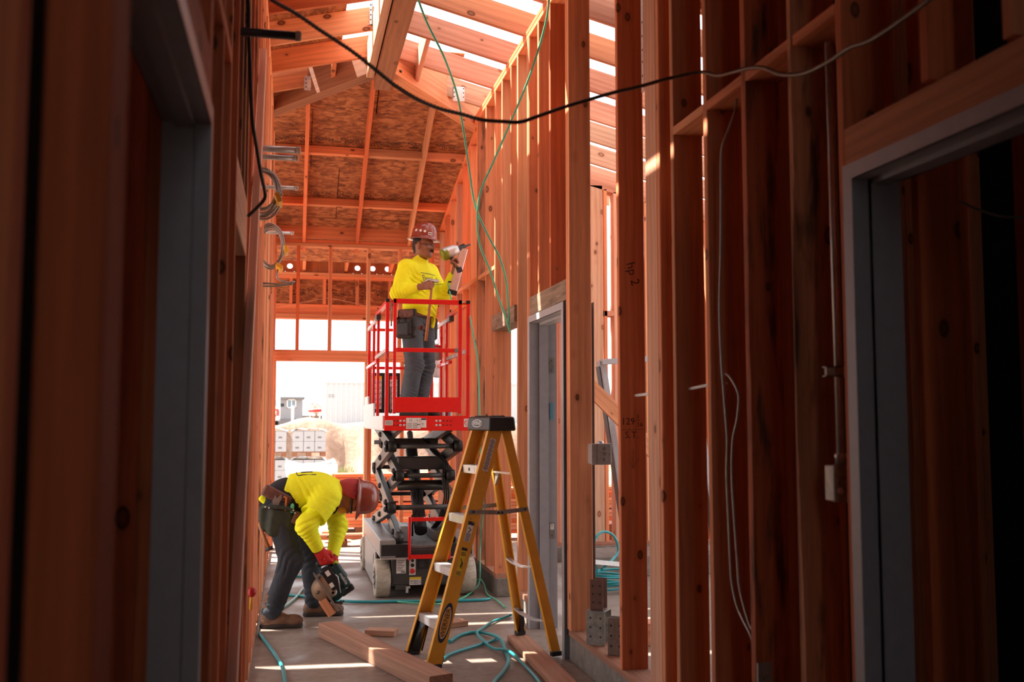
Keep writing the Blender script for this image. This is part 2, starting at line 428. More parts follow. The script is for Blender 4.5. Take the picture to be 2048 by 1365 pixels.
for y, m in [(2.722, 'wood_warm'), (3.755, 'wood_stud'), (4.125, 'wood_stud'), (4.30, 'wood_stud'), (4.90, 'wood_stud'), (5.852, 'wood_stud'), (5.892, 'wood_warm'),
             (6.905, 'wood_stud'), (6.945, 'wood_warm'), (7.28, 'wood_stud'), (8.15, 'wood_stud'), (8.56, 'wood_warm'), (8.95, 'wood_rough'), (8.99, 'wood_warm')]:
    rstud(y, mat=m)
for y in (1.70, 1.34, .95, .5, .1): rstud(y)
board('post', (XR + .07, 4.415, .188), (XR + .07, 4.415, 4.25), .15, .14, (1, 0, 0), WR, 'wood_pale')
for i in range(6):
    y = 9.36 + .406 * i; rstud(y, z1=4.16 - .232 * (y - 9.12), mat=('wood_warm', 'wood_stud', 'wood_pale')[i % 3])
for y in (6.30, 6.62, 7.52, 7.86): rstud(y, 2.325, 4.25, ('wood_warm', 'wood_stud')[int(y * 10) % 2])
for y in (2.30, 1.98): rstud(y, 2.36, 4.25)
board('header', (XR + .06, 5.932, 2.26), (XR + .06, 6.905, 2.26), .12, .13, (0, 0, 1), WR, 'wood_weathered')
board('header', (XR + .05, 7.32, 2.255), (XR + .05, 8.19, 2.255), .14, .13, (0, 0, 1), WR, 'wood_weathered')
board('header', (XR + .06, 1.74, 2.285), (XR + .06, 2.722, 2.285), .12, .12, (0, 0, 1), WR, 'wood_stud')
for k, z in enumerate((4.27, 4.31)): board('top_plate', (XR + .07, .0, z), (XR + .07, 9.16, z), .14, T, (0, 0, 1), WR, 'wood_warm')
board('rake_plate', (XR + .07, 9.12, 4.20), (XR + .07, 11.5, 3.65), .14, T, (0, 0, 1), WR, 'wood_warm')
for a, b in ((2.74, 5.93), (6.9, 7.33), (8.12, 11.5)):
    put('curb', MB().box((XR + .012, a, 0), (XR2 + .02, b, .15), .006), 'concrete_curb', WR)
    board('sill_plate', (XR + .075, a + .01, .169), (XR + .075, b - .01, .169), .14, T, (0, 0, 1), WR, 'wood_floor')
def blk(a, b, z, m='wood_warm'): board('fire_block', (XR + .07, a, z), (XR + .07, b, z), .14, T, (0, 0, 1), WR, m)
for a, b in ((2.76, 3.03), (3.068, 3.395), (3.433, 3.755), (3.793, 4.125)): blk(a, b, 2.745)
for a, b in ((8.188, 8.56), (8.598, 8.95), (9.03, 9.36), (9.398, 9.766), (9.804, 10.172), (10.21, 10.578), (10.616, 10.984), (11.022, 11.39)): blk(a, b, 2.74 + (a - 8.2) * .02)
for y in (2.62, 2.95, 3.3, 3.66, 4.02): rstud(y, 0, 4.25, x0=XR2 + .04)
# pencilled figures and knotted marks on the wide stud
yb = 4.8995
def stroke(name, pts, parent, mat='pencil', r=.0011): return put(name, MB().tube(pts, r, 5), mat, parent)
def on(x, z): return (XR + x, yb, z)
text('pencil_note', '129', .05, 'pencil', on(.042, 1.44), (1, 0, 0), (0, 0, 1), WR)
text('pencil_note', '3', .03, 'pencil', on(.095, 1.465), (1, 0, 0), (0, 0, 1), WR)
text('pencil_note', '16', .034, 'pencil', on(.106, 1.425), (1, 0, 0), (0, 0, 1), WR)
text('pencil_note', 'S.T.', .05, 'pencil', on(.062, 1.37), (1, 0, 0), (0, 0, 1), WR)
stroke('pencil_line', [on(.012, 1.397), on(.13, 1.402)], WR); stroke('pencil_line', [on(.086, 1.443), on(.112, 1.452)], WR)
stroke('pencil_arrow', [on(.068, 1.30), on(.068, 1.20), on(.045, 1.245), on(.068, 1.20), on(.098, 1.25)], WR)
text('pencil_note', 'hp 2', .07, 'pencil', on(.075, 2.21), (.25, 0, -1), (1, 0, .25), WR)
# ---- left wall
WL = struct(empty('wall_left'), 'timber stud wall along the left side of the corridor')
def lstud(y, z0=.04, z1=4.25, mat='wood_stud', t=T): return board('stud', (XL - .07, y + t / 2, z0), (XL - .07, y + t / 2, z1), t, .14, (1, 0, 0), WL, mat)
board('post', (XL - .036, 1.25, 0), (XL - .036, 1.25, 4.25), .12, .072, (1, 0, 0), WL, 'wood_stud')
board('post', (XL - .19, 1.30, 0), (XL - .19, 1.30, 4.25), .05, .14, (1, 0, 0), WL, 'wood_stud')
for y in (2.47, 2.51): lstud(y, 0)
for y, m in [(2.90, 'wood_stud'), (3.262, 'wood_warm'), (3.645, 'wood_stud'), (4.50, 'wood_stud')]: lstud(y, mat=m)
for i in range(17): lstud(4.9 + .406 * i, mat=('wood_stud', 'wood_rough', 'wood_warm', 'wood_stud', 'wood_pale')[i % 5])
lstud(11.3, mat='wood_stud', t=.10)
for y in (3.95, 4.22): lstud(y, 2.42, 4.25, 'wood_rough')
for y in (1.75, 2.1): lstud(y, 2.36, 4.25)
board('header', (XL - .06, 3.683, 2.29), (XL - .06, 4.50, 2.29), .12, .24, (0, 0, 1), WL, 'wood_pale')
board('header', (XL - .06, 1.3, 2.285), (XL - .06, 2.47, 2.285), .12, .14, (0, 0, 1), WL, 'wood_stud')
board('sill_plate', (XL - .07, 4.5, .02), (XL - .07, 11.45, .02), .14, T, (0, 0, 1), WL, 'wood_floor')
board('sill_plate', (XL - .07, 2.47, .02), (XL - .07, 3.68, .02), .14, T, (0, 0, 1), WL, 'wood_floor')
for z in (4.27, 4.31): board('top_plate', (XL - .07, 0, z), (XL - .07, 9.2, z), .14, T, (0, 0, 1), WL, 'wood_warm')
for a, b, z in ((2.548, 2.90, 2.6), (2.938, 3.262, 2.62), (5.35, 5.67, 2.7), (6.2, 6.5, 2.7)): board('fire_block', (XL - .07, a, z), (XL - .07, b, z), .14, T, (0, 0, 1), WL, 'wood_warm')
board('diagonal_brace', (XL + .021, 3.35, .03), (XL + .021, 5.50, 3.45), .038, .089, (0, -1, .5), WL, 'wood_pink')
for x, y in ((-.455, 3.0), (-.62, 3.1)): board('stud', (x, y, 0), (x, y, 4.2), T, .09, (1, 0, 0), WL, 'wood_stud')

# ---- end wall with the doorway
WE = struct(empty('wall_end'), 'open framed end wall with a wide doorway to the outside')
def estud(x, z0, z1, mat='wood_stud', t=T, y=11.5): return board('stud', (x + t / 2, y + .07, z0), (x + t / 2, y + .07, z1), t, .14, (0, 1, 0), WE, mat)
estud(-.223, 0, 2.115, 'wood_warm'); estud(.81, 0, 2.115, 'wood_warm'); estud(.85, 0, 2.115, 'wood_stud')
for x in (1.22, 1.56): estud(x, .04, 2.115)
for x, m in ((-.24, 'wood_stud'), (.022, 'wood_warm'), (.385, 'wood_stud'), (.822, 'wood_warm'), (1.185, 'wood_stud'), (1.56, 'wood_stud')): estud(x, 2.24, 3.43, m)
board('header', (-.26, 11.57, 2.177), (1.62, 11.57, 2.177), .14, .125, (0, 0, 1), WE, 'wood_stud')
for z in (3.45, 3.49): board('top_plate', (-.4, 11.57, z), (1.8, 11.57, z), .14, T, (0, 0, 1), WE, 'wood_warm')
# ---- covered entry beyond the end wall
WP = struct(empty('wall_porch'), 'framed entry canopy beyond the doorway with round vent holes')
board('band_board', (-2.4, 13.02, 2.835), (3.4, 13.02, 2.835), .045, .20, (0, 0, 1), WP, 'wood_warm')
board('band_board', (-2.4, 12.93, 2.765), (3.4, 12.93, 2.765), .09, .06, (0, 0, 1), WP, 'wood_stud')
for z in (3.275, 3.315): board('plate', (-2.4, 12.97, z), (3.4, 12.97, z), .14, T, (0, 0, 1), WP, 'wood_stud')
for i in range(9): board('stud', (-1.0 + .42 * i + .12, 12.97, 2.93), (-1.0 + .42 * i + .12, 12.97, 3.256), T, .09, (0, 1, 0), WP, 'wood_warm')
def osb_panel(name, p0, p1, cross, parent, th=.012):
    """flat sheet: p0->p1 is its length, cross its width vector; local Y along length, local X across"""
    p0, p1, c = Vector(p0), Vector(p1), Vector(cross); yv = (p1 - p0); L = yv.length; yv.normalize(); xv = c.normalized(); zv = xv.cross(yv)
    key = ('osb', round(L, 3), round(c.length, 3), th)
    if key not in _bc: _bc[key] = mesh_of(name, MB().obox((0, 0, 0), (c.length, L, th)), 'osb')
    o = bpy.data.objects.new(name, _bc[key]); COL.objects.link(o); o.parent = parent
    m = Matrix((xv, yv, zv)).transposed().to_4x4(); m.translation = (p0 + p1) / 2 + c / 2; o.matrix_basis = m
    return o
osb_panel('osb_panel', (-2.4, 13.05, 2.93), (.04, 13.05, 2.93), (0, 0, .33), WP); osb_panel('osb_panel', (.045, 13.05, 2.93), (2.48, 13.05, 2.93), (0, 0, .33), WP)
def vent_board(x0, x1, holes, z0=3.335, z1=3.545, y=12.98, r=.036):
    """blocking with bored round vent holes"""
    mb = MB(); zc = 3.42; n = 16; cuts = [x0] + [h + s * .06 for h in holes for s in (-1, 1)] + [x1]
    for yy in (y, y + T):
        for a, b in zip(cuts[0::2], cuts[1::2]):
            mb.add([(a, yy, z0), (b, yy, z0), (b, yy, z1), (a, yy, z1)], [(0, 1, 2, 3)])
        for h in holes:
            ring = []; rect = []
            for j in range(n):
                q = 2 * math.pi * j / n; c, s = math.cos(q), math.sin(q); ring.append((h + r * c, yy, zc + r * s))
                k = min(.06 / abs(c) if abs(c) > 1e-6 else 9, ((z1 - zc) if s > 0 else (zc - z0)) / abs(s) if abs(s) > 1e-6 else 9)
                rect.append((h + k * c, yy, zc + k * s))
            corners = []
            mb.add(ring + rect, [(j, (j + 1) % n, n + (j + 1) % n, n + j) for j in range(n)])
    for h in holes:
        mb.add([(h + r * math.cos(2 * math.pi * j / n), y + k * T, zc + r * math.sin(2 * math.pi * j / n)) for k in (0, 1) for j in range(n)], [(j, (j + 1) % n, n + (j + 1) % n, n + j) for j in range(n)])
    mb.add([(x0, y, z1), (x1, y, z1), (x1, y + T, z1), (x0, y + T, z1)], [(0, 1, 2, 3)])
    return put('vent_block', mb, 'wood_stud', WP)
vent_board(-1.2, .10, [-.62, -.42, -.25, -.06]); vent_board(.10, .645, []); vent_board(.645, 1.7, [.80, .997, 1.19, 1.4]); vent_board(1.70, 3.3, [])
for x in (.10, .63, 1.2, -.5): board('rafter', (x + .02, 11.66, 3.66), (x + .02, 13.0, 3.42), T, .14, (0, 0, 1), WP, 'wood_warm')
osb_panel('osb_panel', (-1.2, 11.6, 3.765), (1.24, 11.6, 3.765), (0, 1.4, -.24), WP); osb_panel('osb_panel', (1.245, 11.6, 3.765), (3.3, 11.6, 3.765), (0, 1.4, -.24), WP)
for x in (-2.3, 3.3): board('post', (x, 12.97, -.1), (x, 12.97, 3.26), .14, .14, (0, 1, 0), WP, 'wood_stud')

# ---- roof
RF = struct(empty('ceiling'), 'open timber roof: ridge beam, rafters, hip beams and strand board sheathing')
SL = .245
board('ridge_beam', (.71, -1.5, 4.52), (.71, 8.42, 4.52), .14, .48, (0, 0, 1), RF, 'wood_beam')
for s, xe, m in ((1, 1.74, 'wood_warm'), (-1, -.32, 'wood_beam')):
    board('hip_beam', (.71 + s * .04, 8.32, 4.56), (xe, 9.34, 4.41), .13, .34, (0, 0, 1), RF, m)
def rafter(y, xa, xb, mat):
    """common rafter from the ridge (xa) down to xb; bottom edge at 4.545 beside the ridge"""
    s = 1 if xb > .71 else -1; za = 4.545 - SL * (abs(xa - .71) - .07); zb = 4.545 - SL * (abs(xb - .71) - .07)
    up = Vector((s * SL, 0, 1)).normalized() * .092
    return board('rafter', Vector((xa, y + T / 2, za)) + up, Vector((xb, y + T / 2, zb)) + up, T, .184, (0, 0, 1), RF, mat)
for i in range(16):
    y = 8.30 - .61 * i; m = ('wood_pale', 'wood_pale', 'wood_warm')[i % 3]
    rafter(y, .78, 5.6, m); rafter(y + .02, .64, -3.1, 'wood_warm')
rafter(8.83, 1.30, 5.6, 'wood_pale'); rafter(8.83, .12, -3.1, 'wood_warm')
for y in (9.44, 10.05, 10.66): rafter(y, 1.80, 5.6, 'wood_pale'); rafter(y, -.36, -3.1, 'wood_warm')
board('ridge_nailer', (.60, 6.2, 4.50), (.60, 8.33, 4.50), .06, .30, (0, 0, 1), RF, 'wood_pale')
board('roof_block', (1.02, 7.74, 4.60), (1.02, 8.62, 4.50), T, .20, (0, 0, 1), RF, 'wood_pale')
board('roof_block', (.30, 8.36, 4.56), (.30, 8.84, 4.50), T, .20, (0, 0, 1), RF, 'wood_warm')
SE = .49
def zr(y): return 4.65 - SE * (y - 9.1)
nrm = Vector((0, SE, 1)).normalized()
for x in (-.5, .10, .70, 1.30, 1.9):
    y0 = max(8.45, 8.36 + abs(x - .71) * 1.0 + .1)
    board('rafter', Vector((x, y0, zr(y0))) + nrm * .07, Vector((x, 11.66, zr(11.66))) + nrm * .07, T, .14, (0, 0, 1), RF, ('wood_stud', 'wood_warm')[int(x * 10) % 2])
    if x < 1.8:
        for yb_ in (10.17, 10.93): board('roof_block', Vector((x + .02, yb_, zr(yb_))) + nrm * .085, Vector((x + .58, yb_, zr(yb_))) + nrm * .085, .038, .10, nrm, RF, 'wood_warm')
for k, yc in enumerate((8.52, 9.30, 10.08, 10.86, 11.62)):
    if k == 0: continue
    hw = .80 if k == 1 else 1.12
    for x0, wd in ((.71 - hw, .55 + .3 * (k % 2)), (.71 - hw + .55 + .3 * (k % 2), 2 * hw - .55 - .3 * (k % 2))):
        a = Vector((x0, yc - .388, zr(yc - .388))) + nrm * .148; b = Vector((x0, yc + .388, zr(yc + .388))) + nrm * .148
        osb_panel('osb_panel', a, a + Vector((wd + .012, 0, 0)), (b - a) * 1.012, RF)
board('blocking_beam', (-.35, 11.48, 3.60), (1.75, 11.48, 3.60), .038, .17, (0, 0, 1), RF, 'wood_stud')
# unseen roof sheets, extent and seam gaps shaped for shade and floor sun strips
for s, xe in ((1, 5.7), (-1, -3.2)):
    for y0, y1 in (((-3.0, -.55), (-.55, 1.9), (1.9, 4.34), (4.34, 6.28)) if s > 0 else ((-3.0, -.55), (-.55, 1.9), (1.9, 4.34), (4.34, 7.33), (7.41, 8.43), (8.50, 8.80), (8.86, 11.7))):
        xi = .71 if s > 0 or y0 < 4 else .36
        a = Vector((xi, y0, 4.76 - SL * abs(xi - .71))); b = Vector((xe, y0, 4.76 - SL * abs(xe - .71)))
        osb_panel('osb_panel', a if s > 0 else b, (a if s > 0 else b) + Vector((0, y1 - y0, 0)), (b - a) if s > 0 else (a - b), RF, .015)

# ---- rooms either side of the corridor's near end, closed by added black sheets for shade
WN = struct(empty('wall_near'), 'stud partitions with added black shade panels around the dark near rooms')
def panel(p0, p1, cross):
    o = osb_panel('shade_panel', p0, p1, cross, WN, .02 + .0001 * len(WN.children)); o.data.materials.clear(); o.data.materials.append(M('shade_black')); return o
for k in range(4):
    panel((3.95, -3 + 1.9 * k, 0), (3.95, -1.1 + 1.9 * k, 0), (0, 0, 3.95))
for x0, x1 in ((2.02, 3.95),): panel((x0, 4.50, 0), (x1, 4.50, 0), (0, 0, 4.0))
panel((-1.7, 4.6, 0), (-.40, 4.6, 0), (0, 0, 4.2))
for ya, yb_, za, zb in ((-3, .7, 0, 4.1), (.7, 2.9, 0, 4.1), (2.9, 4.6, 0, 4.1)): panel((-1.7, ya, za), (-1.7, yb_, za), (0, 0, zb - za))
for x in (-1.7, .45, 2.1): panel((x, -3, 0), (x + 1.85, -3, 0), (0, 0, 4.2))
for x, m in ((2.10, 'wood_stud'), (2.5, 'wood_stud'), (2.93, 'wood_warm'), (2.97, 'wood_stud'), (3.12, 'wood_stud'), (3.32, 'wood_stud'), (3.36, 'wood_warm'), (3.7, 'wood_stud')):
    board('stud', (x, 4.40, 0), (x, 4.40, 3.9), T, .14, (0, 1, 0), WN, m)
# ---- wall across the room on the right
WX = struct(empty('wall_far_right'), 'framed cross wall with a sloping top plate in the room to the right')
def xstud(x, z0=.19, w=T, d=.14, mat='wood_pale', y=10.0):
    z1 = 4.545 - SL * (x - .78) - .05
    return board('stud', (x + w / 2, y + d / 2, z0), (x + w / 2, y + d / 2, z1), w, d, (0, 1, 0), WX, mat)
for x, w, d, m in ((1.84, T, .14, 'wood_stud'), (2.08, T, .14, 'wood_warm'), (2.70, T, .14, 'wood_pale'), (2.86, T, .14, 'wood_stud'), (3.05, .14, T, 'wood_pale'), (3.20, T, .14, 'wood_warm'), (3.31, T, .14, 'wood_pale'),
                   (3.55, T, .14, 'wood_stud'), (3.66, .14, T, 'wood_warm'), (3.95, T, .14, 'wood_pale'), (4.35, T, .14, 'wood_stud'), (4.7, T, .14, 'wood_pale'), (5.2, T, .14, 'wood_stud')): xstud(x, w=w, d=d, mat=m)
board('rake_plate', (1.8, 10.07, 4.545 - SL * 1.02 - .03), (5.5, 10.07, 4.545 - SL * 4.72 - .03), .14, .06, (0, 0, 1), WX, 'wood_pale')
for x0, x1, z in ((3.20, 3.31, 2.57), (3.348, 3.55, 2.57), (2.70, 3.05, 2.6)): board('fire_block', (x0, 10.07, z), (x1, 10.07, z), .14, .06, (0, 0, 1), WX, 'wood_pale')
board('knee_brace', (2.60, 8.70, 1.79), (3.70, 8.70, .72), .038, .14, (0, 0, 1), WX, 'wood_warm')
put('curb', MB().box((2.62, 9.96, 0), (5.6, 10.2, .15), .006), 'concrete_curb', WX)
board('sill_plate', (2.62, 10.07, .169), (5.6, 10.07, .169), .14, T, (0, 0, 1), WX, 'wood_floor')
put('slab_step', MB().box((2.6, 8.9, 0), (5.7, 9.55, .19), .01), 'concrete_curb', WX)
osb_panel('osb_panel', (3.35, 10.16, .2), (5.6, 10.16, .2), (0, 0, 3.0), WX)

# ---- steel door frames
def door_frame(name, side, y0, y1, x_face, depth, h, parent=None, label=None, fw=.05, both=True):
    """pressed steel frame in an X=const wall; y0/y1 outer edges; side=+1: wall lies towards +X"""
    o = struct(empty(name), label); xa, xb = x_face, x_face + side * depth
    xm0, xm1 = x_face + side * depth * .34, x_face + side * depth * .68
    for nm, ya, yb_ in (('jamb', y0, y0 + fw), ('jamb', y1 - fw, y1)):
        s = 1 if ya == y0 else -1
        if s > 0 and not both: continue
        yi = yb_ if s > 0 else ya; yo = ya if s > 0 else yb_
        prof = [(xa, yo), (xa, yi), (xm0, yi), (xm0, yi + s * .016), (xm1, yi + s * .016), (xm1, yi), (xb, yi), (xb, yo), (xb - side * .002, yo), (xb - side * .002, yi - s * .002), (xm1 + side * 0, yi - s * .002), (xm1, yi + s * .014), (xm0, yi + s * .014), (xm0, yi - s * .002), (xa + side * .002, yi - s * .002), (xa + side * .002, yo)]
        mb = MB(); k = len(prof)
        mb.prism([(x, y, 0) for x, y in prof], (0, 0, h)); put(nm, mb, 'steel_frame', o)
    ya_ = y0 + fw if both else y0; yb2_ = y1 - fw; mb = MB(); mb.box((xa, ya_, h - fw), (xb, yb2_, h - fw + .003)); mb.box((xa, ya_, h - fw), (xa + side * .003, yb2_, h)); mb.box((xb, ya_, h - fw), (xb - side * .003, yb2_, h)); mb.box((xm0, y0 + fw, h - fw - .016), (xm1, y1 - fw, h - fw))
    put('head', mb, 'steel_frame', o)
    return o
d1 = door_frame('door_1', 1, 1.78, 2.72, XR - .012, .165, 2.225, label='dark grey steel door frame at the right edge of the picture')
d3 = door_frame('door_3', 1, 5.945, 6.90, XR - .015, .20, 2.185, label='grey steel door frame in the right wall behind the stepladder')
d2 = door_frame('door_2', -1, 1.33, 2.465, XL + .012, .112, 2.20, both=False, label='blurred dark grey steel door frame at the left edge of the picture')
for z in (1.78, .62):
    mb = MB().box((XR + .125, 6.845, z), (XR + .165, 6.8485, z + .11)); q = put('hinge_plate', mb, 'galv_dull', d3)
    for dz in (.02, .09): put('screw', MB().cyl((XR + .145, 6.846, z + dz), (XR + .145, 6.842, z + dz), .004, 8), 'ink', q)
put('strike_tab', MB().box((XR + .132, 6.843, .68), (XR + .16, 6.8475, .72)), 'white_label', d3)
mb = MB(); pr_ = arc((XR + .145, 6.8445, 1.56), .011, 0, 180, 8) + arc((XR + .145, 6.8445, 1.46), .011, 180, 360, 8); mb.prism(pr_, (0, .002, 0)); put('blue_sticker', mb, 'sticker_blue' if 'sticker_blue' in MATS else (plain('sticker_blue', (.10, .33, .48), .5) and 'sticker_blue'), d3, 'small blue oval sticker')
put('gap_filler', MB().box((XR + .002, 5.933, .15), (XR + .14, 5.9425, 2.18)), 'steel_dark', d3)
# ================================================================== stepladder
LD = thing('stepladder', 'yellow fibreglass stepladder with black top cap and aluminium steps', 'ladder', (1.17, 6.18, 0)); LD.rotation_euler = (0, 0, R(12))
LM = basis(LD)
def lp(x, y, z): return LM @ Vector((x, y, z))
def ldir(x, y, z): return LM.to_3x3() @ Vector((x, y, z))
def lput(name, mb, mat, parent=None, label=None):
    mb.v = [tuple(LM @ Vector(q)) for q in mb.v]; return put(name, mb, mat, parent or LD, label)
F0, F1, B0, B1 = (-.39, .20, 0), (.028, .145, 1.39), (.39, .262, 0), (.105, .135, 1.385)
def lerp(a, b, t): return tuple(p + (q - p) * t for p, q in zip(a, b))
def front(s, z): q = lerp(F0, F1, z / 1.39); return (q[0], s * q[1], z)
def back(s, z): q = lerp(B0, B1, z / 1.385); return (q[0], s * q[1], z)
for s in (-1, 1):
    z0 = .012
    a, b = Vector(front(s, z0)), Vector(front(s, 1.39)); mb = MB(); dirv = (b - a).normalized(); ax = Vector((1, 0, 0)); ax = (ax - dirv * ax.dot(dirv)).normalized()
    mb.beam(a, b, .005, .088, ax)                                   # web
    for k in (-1, 1): mb.beam(a + ax * k * .0415 + Vector((0, -s * .014, 0)), b + ax * k * .0415 + Vector((0, -s * .014, 0)), .030, .005, ax)
    lput('front_rail', mb, 'fiberglass')
    zb = .042 if s > 0 else .012
    a, b = Vector(back(s, zb + .02)), Vector(back(s, 1.385)); dirv = (b - a).normalized(); ax = Vector((1, 0, 0)); ax = (ax - dirv * ax.dot(dirv)).normalized(); mb = MB()
    mb.beam(a, b, .005, .058, ax)
    for k in (-1, 1): mb.beam(a + ax * k * .0265 + Vector((0, -s * .012, 0)), b + ax * k * .0265 + Vector((0, -s * .012, 0)), .026, .005, ax)
    lput('rear_rail', mb, 'fiberglass')
    f = back(s, zb); lput('foot', MB().obox((f[0] - .003, f[1] - s * .006, zb + .014), (.066, .036, .028), None, .003), 'rubber')
    f = front(s, 0); lput('foot', MB().obox((f[0] + .005, f[1] - s * .008, .012), (.092, .040, .024), None, .003), 'rubber')
    # black boot braces under the bottom step and the bottom rear bar
    p = front(s, .235); q = front(s, .03); mb = MB()
    mb.prism([(p[0] - .03, p[1] - s * .006, .235), (p[0] + .028, p[1] - s * .09, .235), (p[0] - .03, p[1] - s * .055, .16), (q[0] + .036, q[1] - s * .034, .028), (q[0] - .03, q[1] - s * .006, .028)], (.004, 0, 0)); lput('boot_brace', mb, 'black_plastic')
    mb = MB(); mb.prism([(p[0] + .03, p[1] - s * .006, .235), (p[0] + .03, p[1] - s * .05, .215), (q[0] + .05, q[1] - s * .03, .02), (q[0] + .05, q[1] - s * .006, .02)], (.004, 0, 0)); lput('boot_brace', mb, 'black_plastic')
    p = back(s, .225); q = back(s, zb + .03); mb = MB()
    mb.prism([(p[0] - .01, p[1] - s * .085, .222), (p[0] - .01, p[1] - s * .055, .222), (q[0] - .01, q[1] - s * .03, .15), (q[0] - .01, q[1] - s * .012, zb + .03), (q[0] - .01, q[1] - s * .035, zb + .03), (q[0] - .01, q[1] - s * .06, .13)], (.022, 0, 0)); lput('boot_brace', mb, 'black_plastic')
for z in (.255, .56, .865, 1.165):
    p = front(1, z); w = p[1] - .004; mb = MB()
    mb.box((p[0] - .040, -w, z - .004), (p[0] + .040, w, z)); mb.box((p[0] - .042, -w, z - .048), (p[0] - .038, w, z)); mb.box((p[0] + .036, -w, z - .03), (p[0] + .040, w, z))
    for k in range(6): mb.box((p[0] - .034 + .0125 * k, -w, z), (p[0] - .029 + .0125 * k, w, z + .0018))
    st = lput('step', mb, 'aluminium')
    for s in (-1, 1):
        for dz in (.012, .036): lput('rivet', MB().cyl((p[0] - .02 + dz * .6, s * (w + .003), z - dz), (p[0] - .02 + dz * .6, s * (w + .010), z - dz), .0045, 8), 'galv_dull', st)
    if z > 1.1:
        lput('step_label', MB().box((p[0] - .0432, -.07, z - .042), (p[0] - .0421, .03, z - .008)), 'white_label', st); lput('step_label', MB().box((p[0] - .0438, .0, z - .034), (p[0] - .0431, .025, z - .014)), 'ink', st)
for z, d in ((.225, 0), (.555, 0), (1.115, 0)):
    p = back(1, z); w = p[1] - .004; mb = MB(); n = 8
    for i in range(n):
        a, b = -w + 2 * w * i / n, -w + 2 * w * (i + 1) / n; sag = lambda t: -.028 * (1 - (t / w) ** 2) if z < 1 else 0
        mb.beam((p[0] - .012, a, z + sag(a)), (p[0] - .012, b, z + sag(b)), .032, .010, (0, 0, 1))
    lput('rear_brace', mb, 'aluminium')
lput('brace_clip', MB().prism([(back(1, 1.1)[0] - .02, .07, 1.11), (back(1, 1.1)[0] - .02, .13, 1.11), (back(1, 1.1)[0] - .02, .13, 1.03)], (.012, 0, 0)), 'galv_dull')
for s in (-1, 1):
    a = Vector(front(s, .895)) + Vector((-.01, s * .010, 0)); c = Vector(back(s, .90)) + Vector((0, s * .010, 0)); m_ = (a + c) / 2 + Vector((0, s * .01, -.012)); mb = MB()
    mb.beam(a + Vector((-.03, 0, 0)), m_ + Vector((.03, 0, 0)), .004, .026, (0, 0, 1)); mb.beam(m_ - Vector((.03, -s * .004, 0)), c + Vector((.02, s * .004, 0)), .004, .026, (0, 0, 1))
    sp = lput('spreader', mb, 'galv_dull')
    for q in (a, m_ - Vector((.012, 0, 0)), m_ + Vector((.012, 0, 0)), c): lput('rivet', MB().cyl(q + Vector((0, s * .012, 0)), q - Vector((0, s * .012, 0)), .007, 10), 'ink', sp)
# top cap: rounded black moulding with raised tray
bm = bmesh.new(); bmesh.ops.create_cube(bm, size=1.0)
for v in bm.verts: v.co = Vector((v.co.x * (.185 if v.co.z < 0 else .17) + .06, v.co.y * (.375 if v.co.z < 0 else .355), v.co.z * .088 + 1.425))
bmesh.ops.bevel(bm, geom=[e for e in bm.edges], offset=.014, segments=3, profile=.5, affect='EDGES')
cap = lput('top_cap', MB().bm(bm), 'black_plastic')
mb = MB(); mb.box((.0, -.13, 1.469), (.10, .13, 1.474), .002); mb.box((-.01, -.09, 1.474), (.0, .09, 1.477)); mb.box((.10, -.09, 1.474), (.11, .09, 1.477)); lput('cap_tray', mb, 'black_plastic', cap)
rs = random.Random(5); mb = MB()
for i in range(34): mb.ball((.05 + rs.uniform(-.05, .05) if i % 2 else .132, (-.169 - .0005) if i % 2 else rs.uniform(-.13, .1), 1.425 + rs.uniform(-.035, .03)), rs.uniform(.002, .006), 6, (1, .25, 1) if i % 2 else (.2, 1, 1))
lput('paint_spatter', mb, 'white_label', cap)['kind'] = 'stuff'
def oval(c, rx, rz, ax, az, ext, mat, name, par, n=24, hole=None):
    mb = MB(); c = Vector(c); ax = Vector(ax); az = Vector(az); o_ = [c + ax * rx * math.cos(2 * math.pi * j / n) + az * rz * math.sin(2 * math.pi * j / n) for j in range(n)]
    if hole:
        i_ = [c + ax * (rx - hole) * math.cos(2 * math.pi * j / n) + az * (rz - hole) * math.sin(2 * math.pi * j / n) for j in range(n)]
        e = Vector(ext); k = n
        mb.add(o_ + i_ + [q + e for q in o_] + [q + e for q in i_], [(j, (j + 1) % n, k + (j + 1) % n, k + j) for j in range(n)] + [(2 * k + j, 2 * k + (j + 1) % n, 3 * k + (j + 1) % n, 3 * k + j) for j in range(n)] + [(j, (j + 1) % n, 2 * k + (j + 1) % n, 2 * k + j) for j in range(n)] + [(k + j, k + (j + 1) % n, 3 * k + (j + 1) % n, 3 * k + j) for j in range(n)])
    else: mb.prism(o_, ext)
    return put(name, mb, mat, par)
tilt = Vector((-.085, 0, 1)).normalized() if False else Vector((.085, 0, .996))
cx = Vector((-.0315, .0, 1.427)); uu, ww = ldir(0, -1, 0), ldir(.09, 0, 1).normalized()
oval(lp(-.0315, .01, 1.427), .085, .024, uu, ww, ldir(-.001, 0, 0), 'logo_white', 'logo_ring', cap, hole=.004)
text('logo_text', 'WERNER', .034, 'logo_white', lp(-.0322, .01, 1.427), uu, ww, cap, sx=1.0, shear=.15)
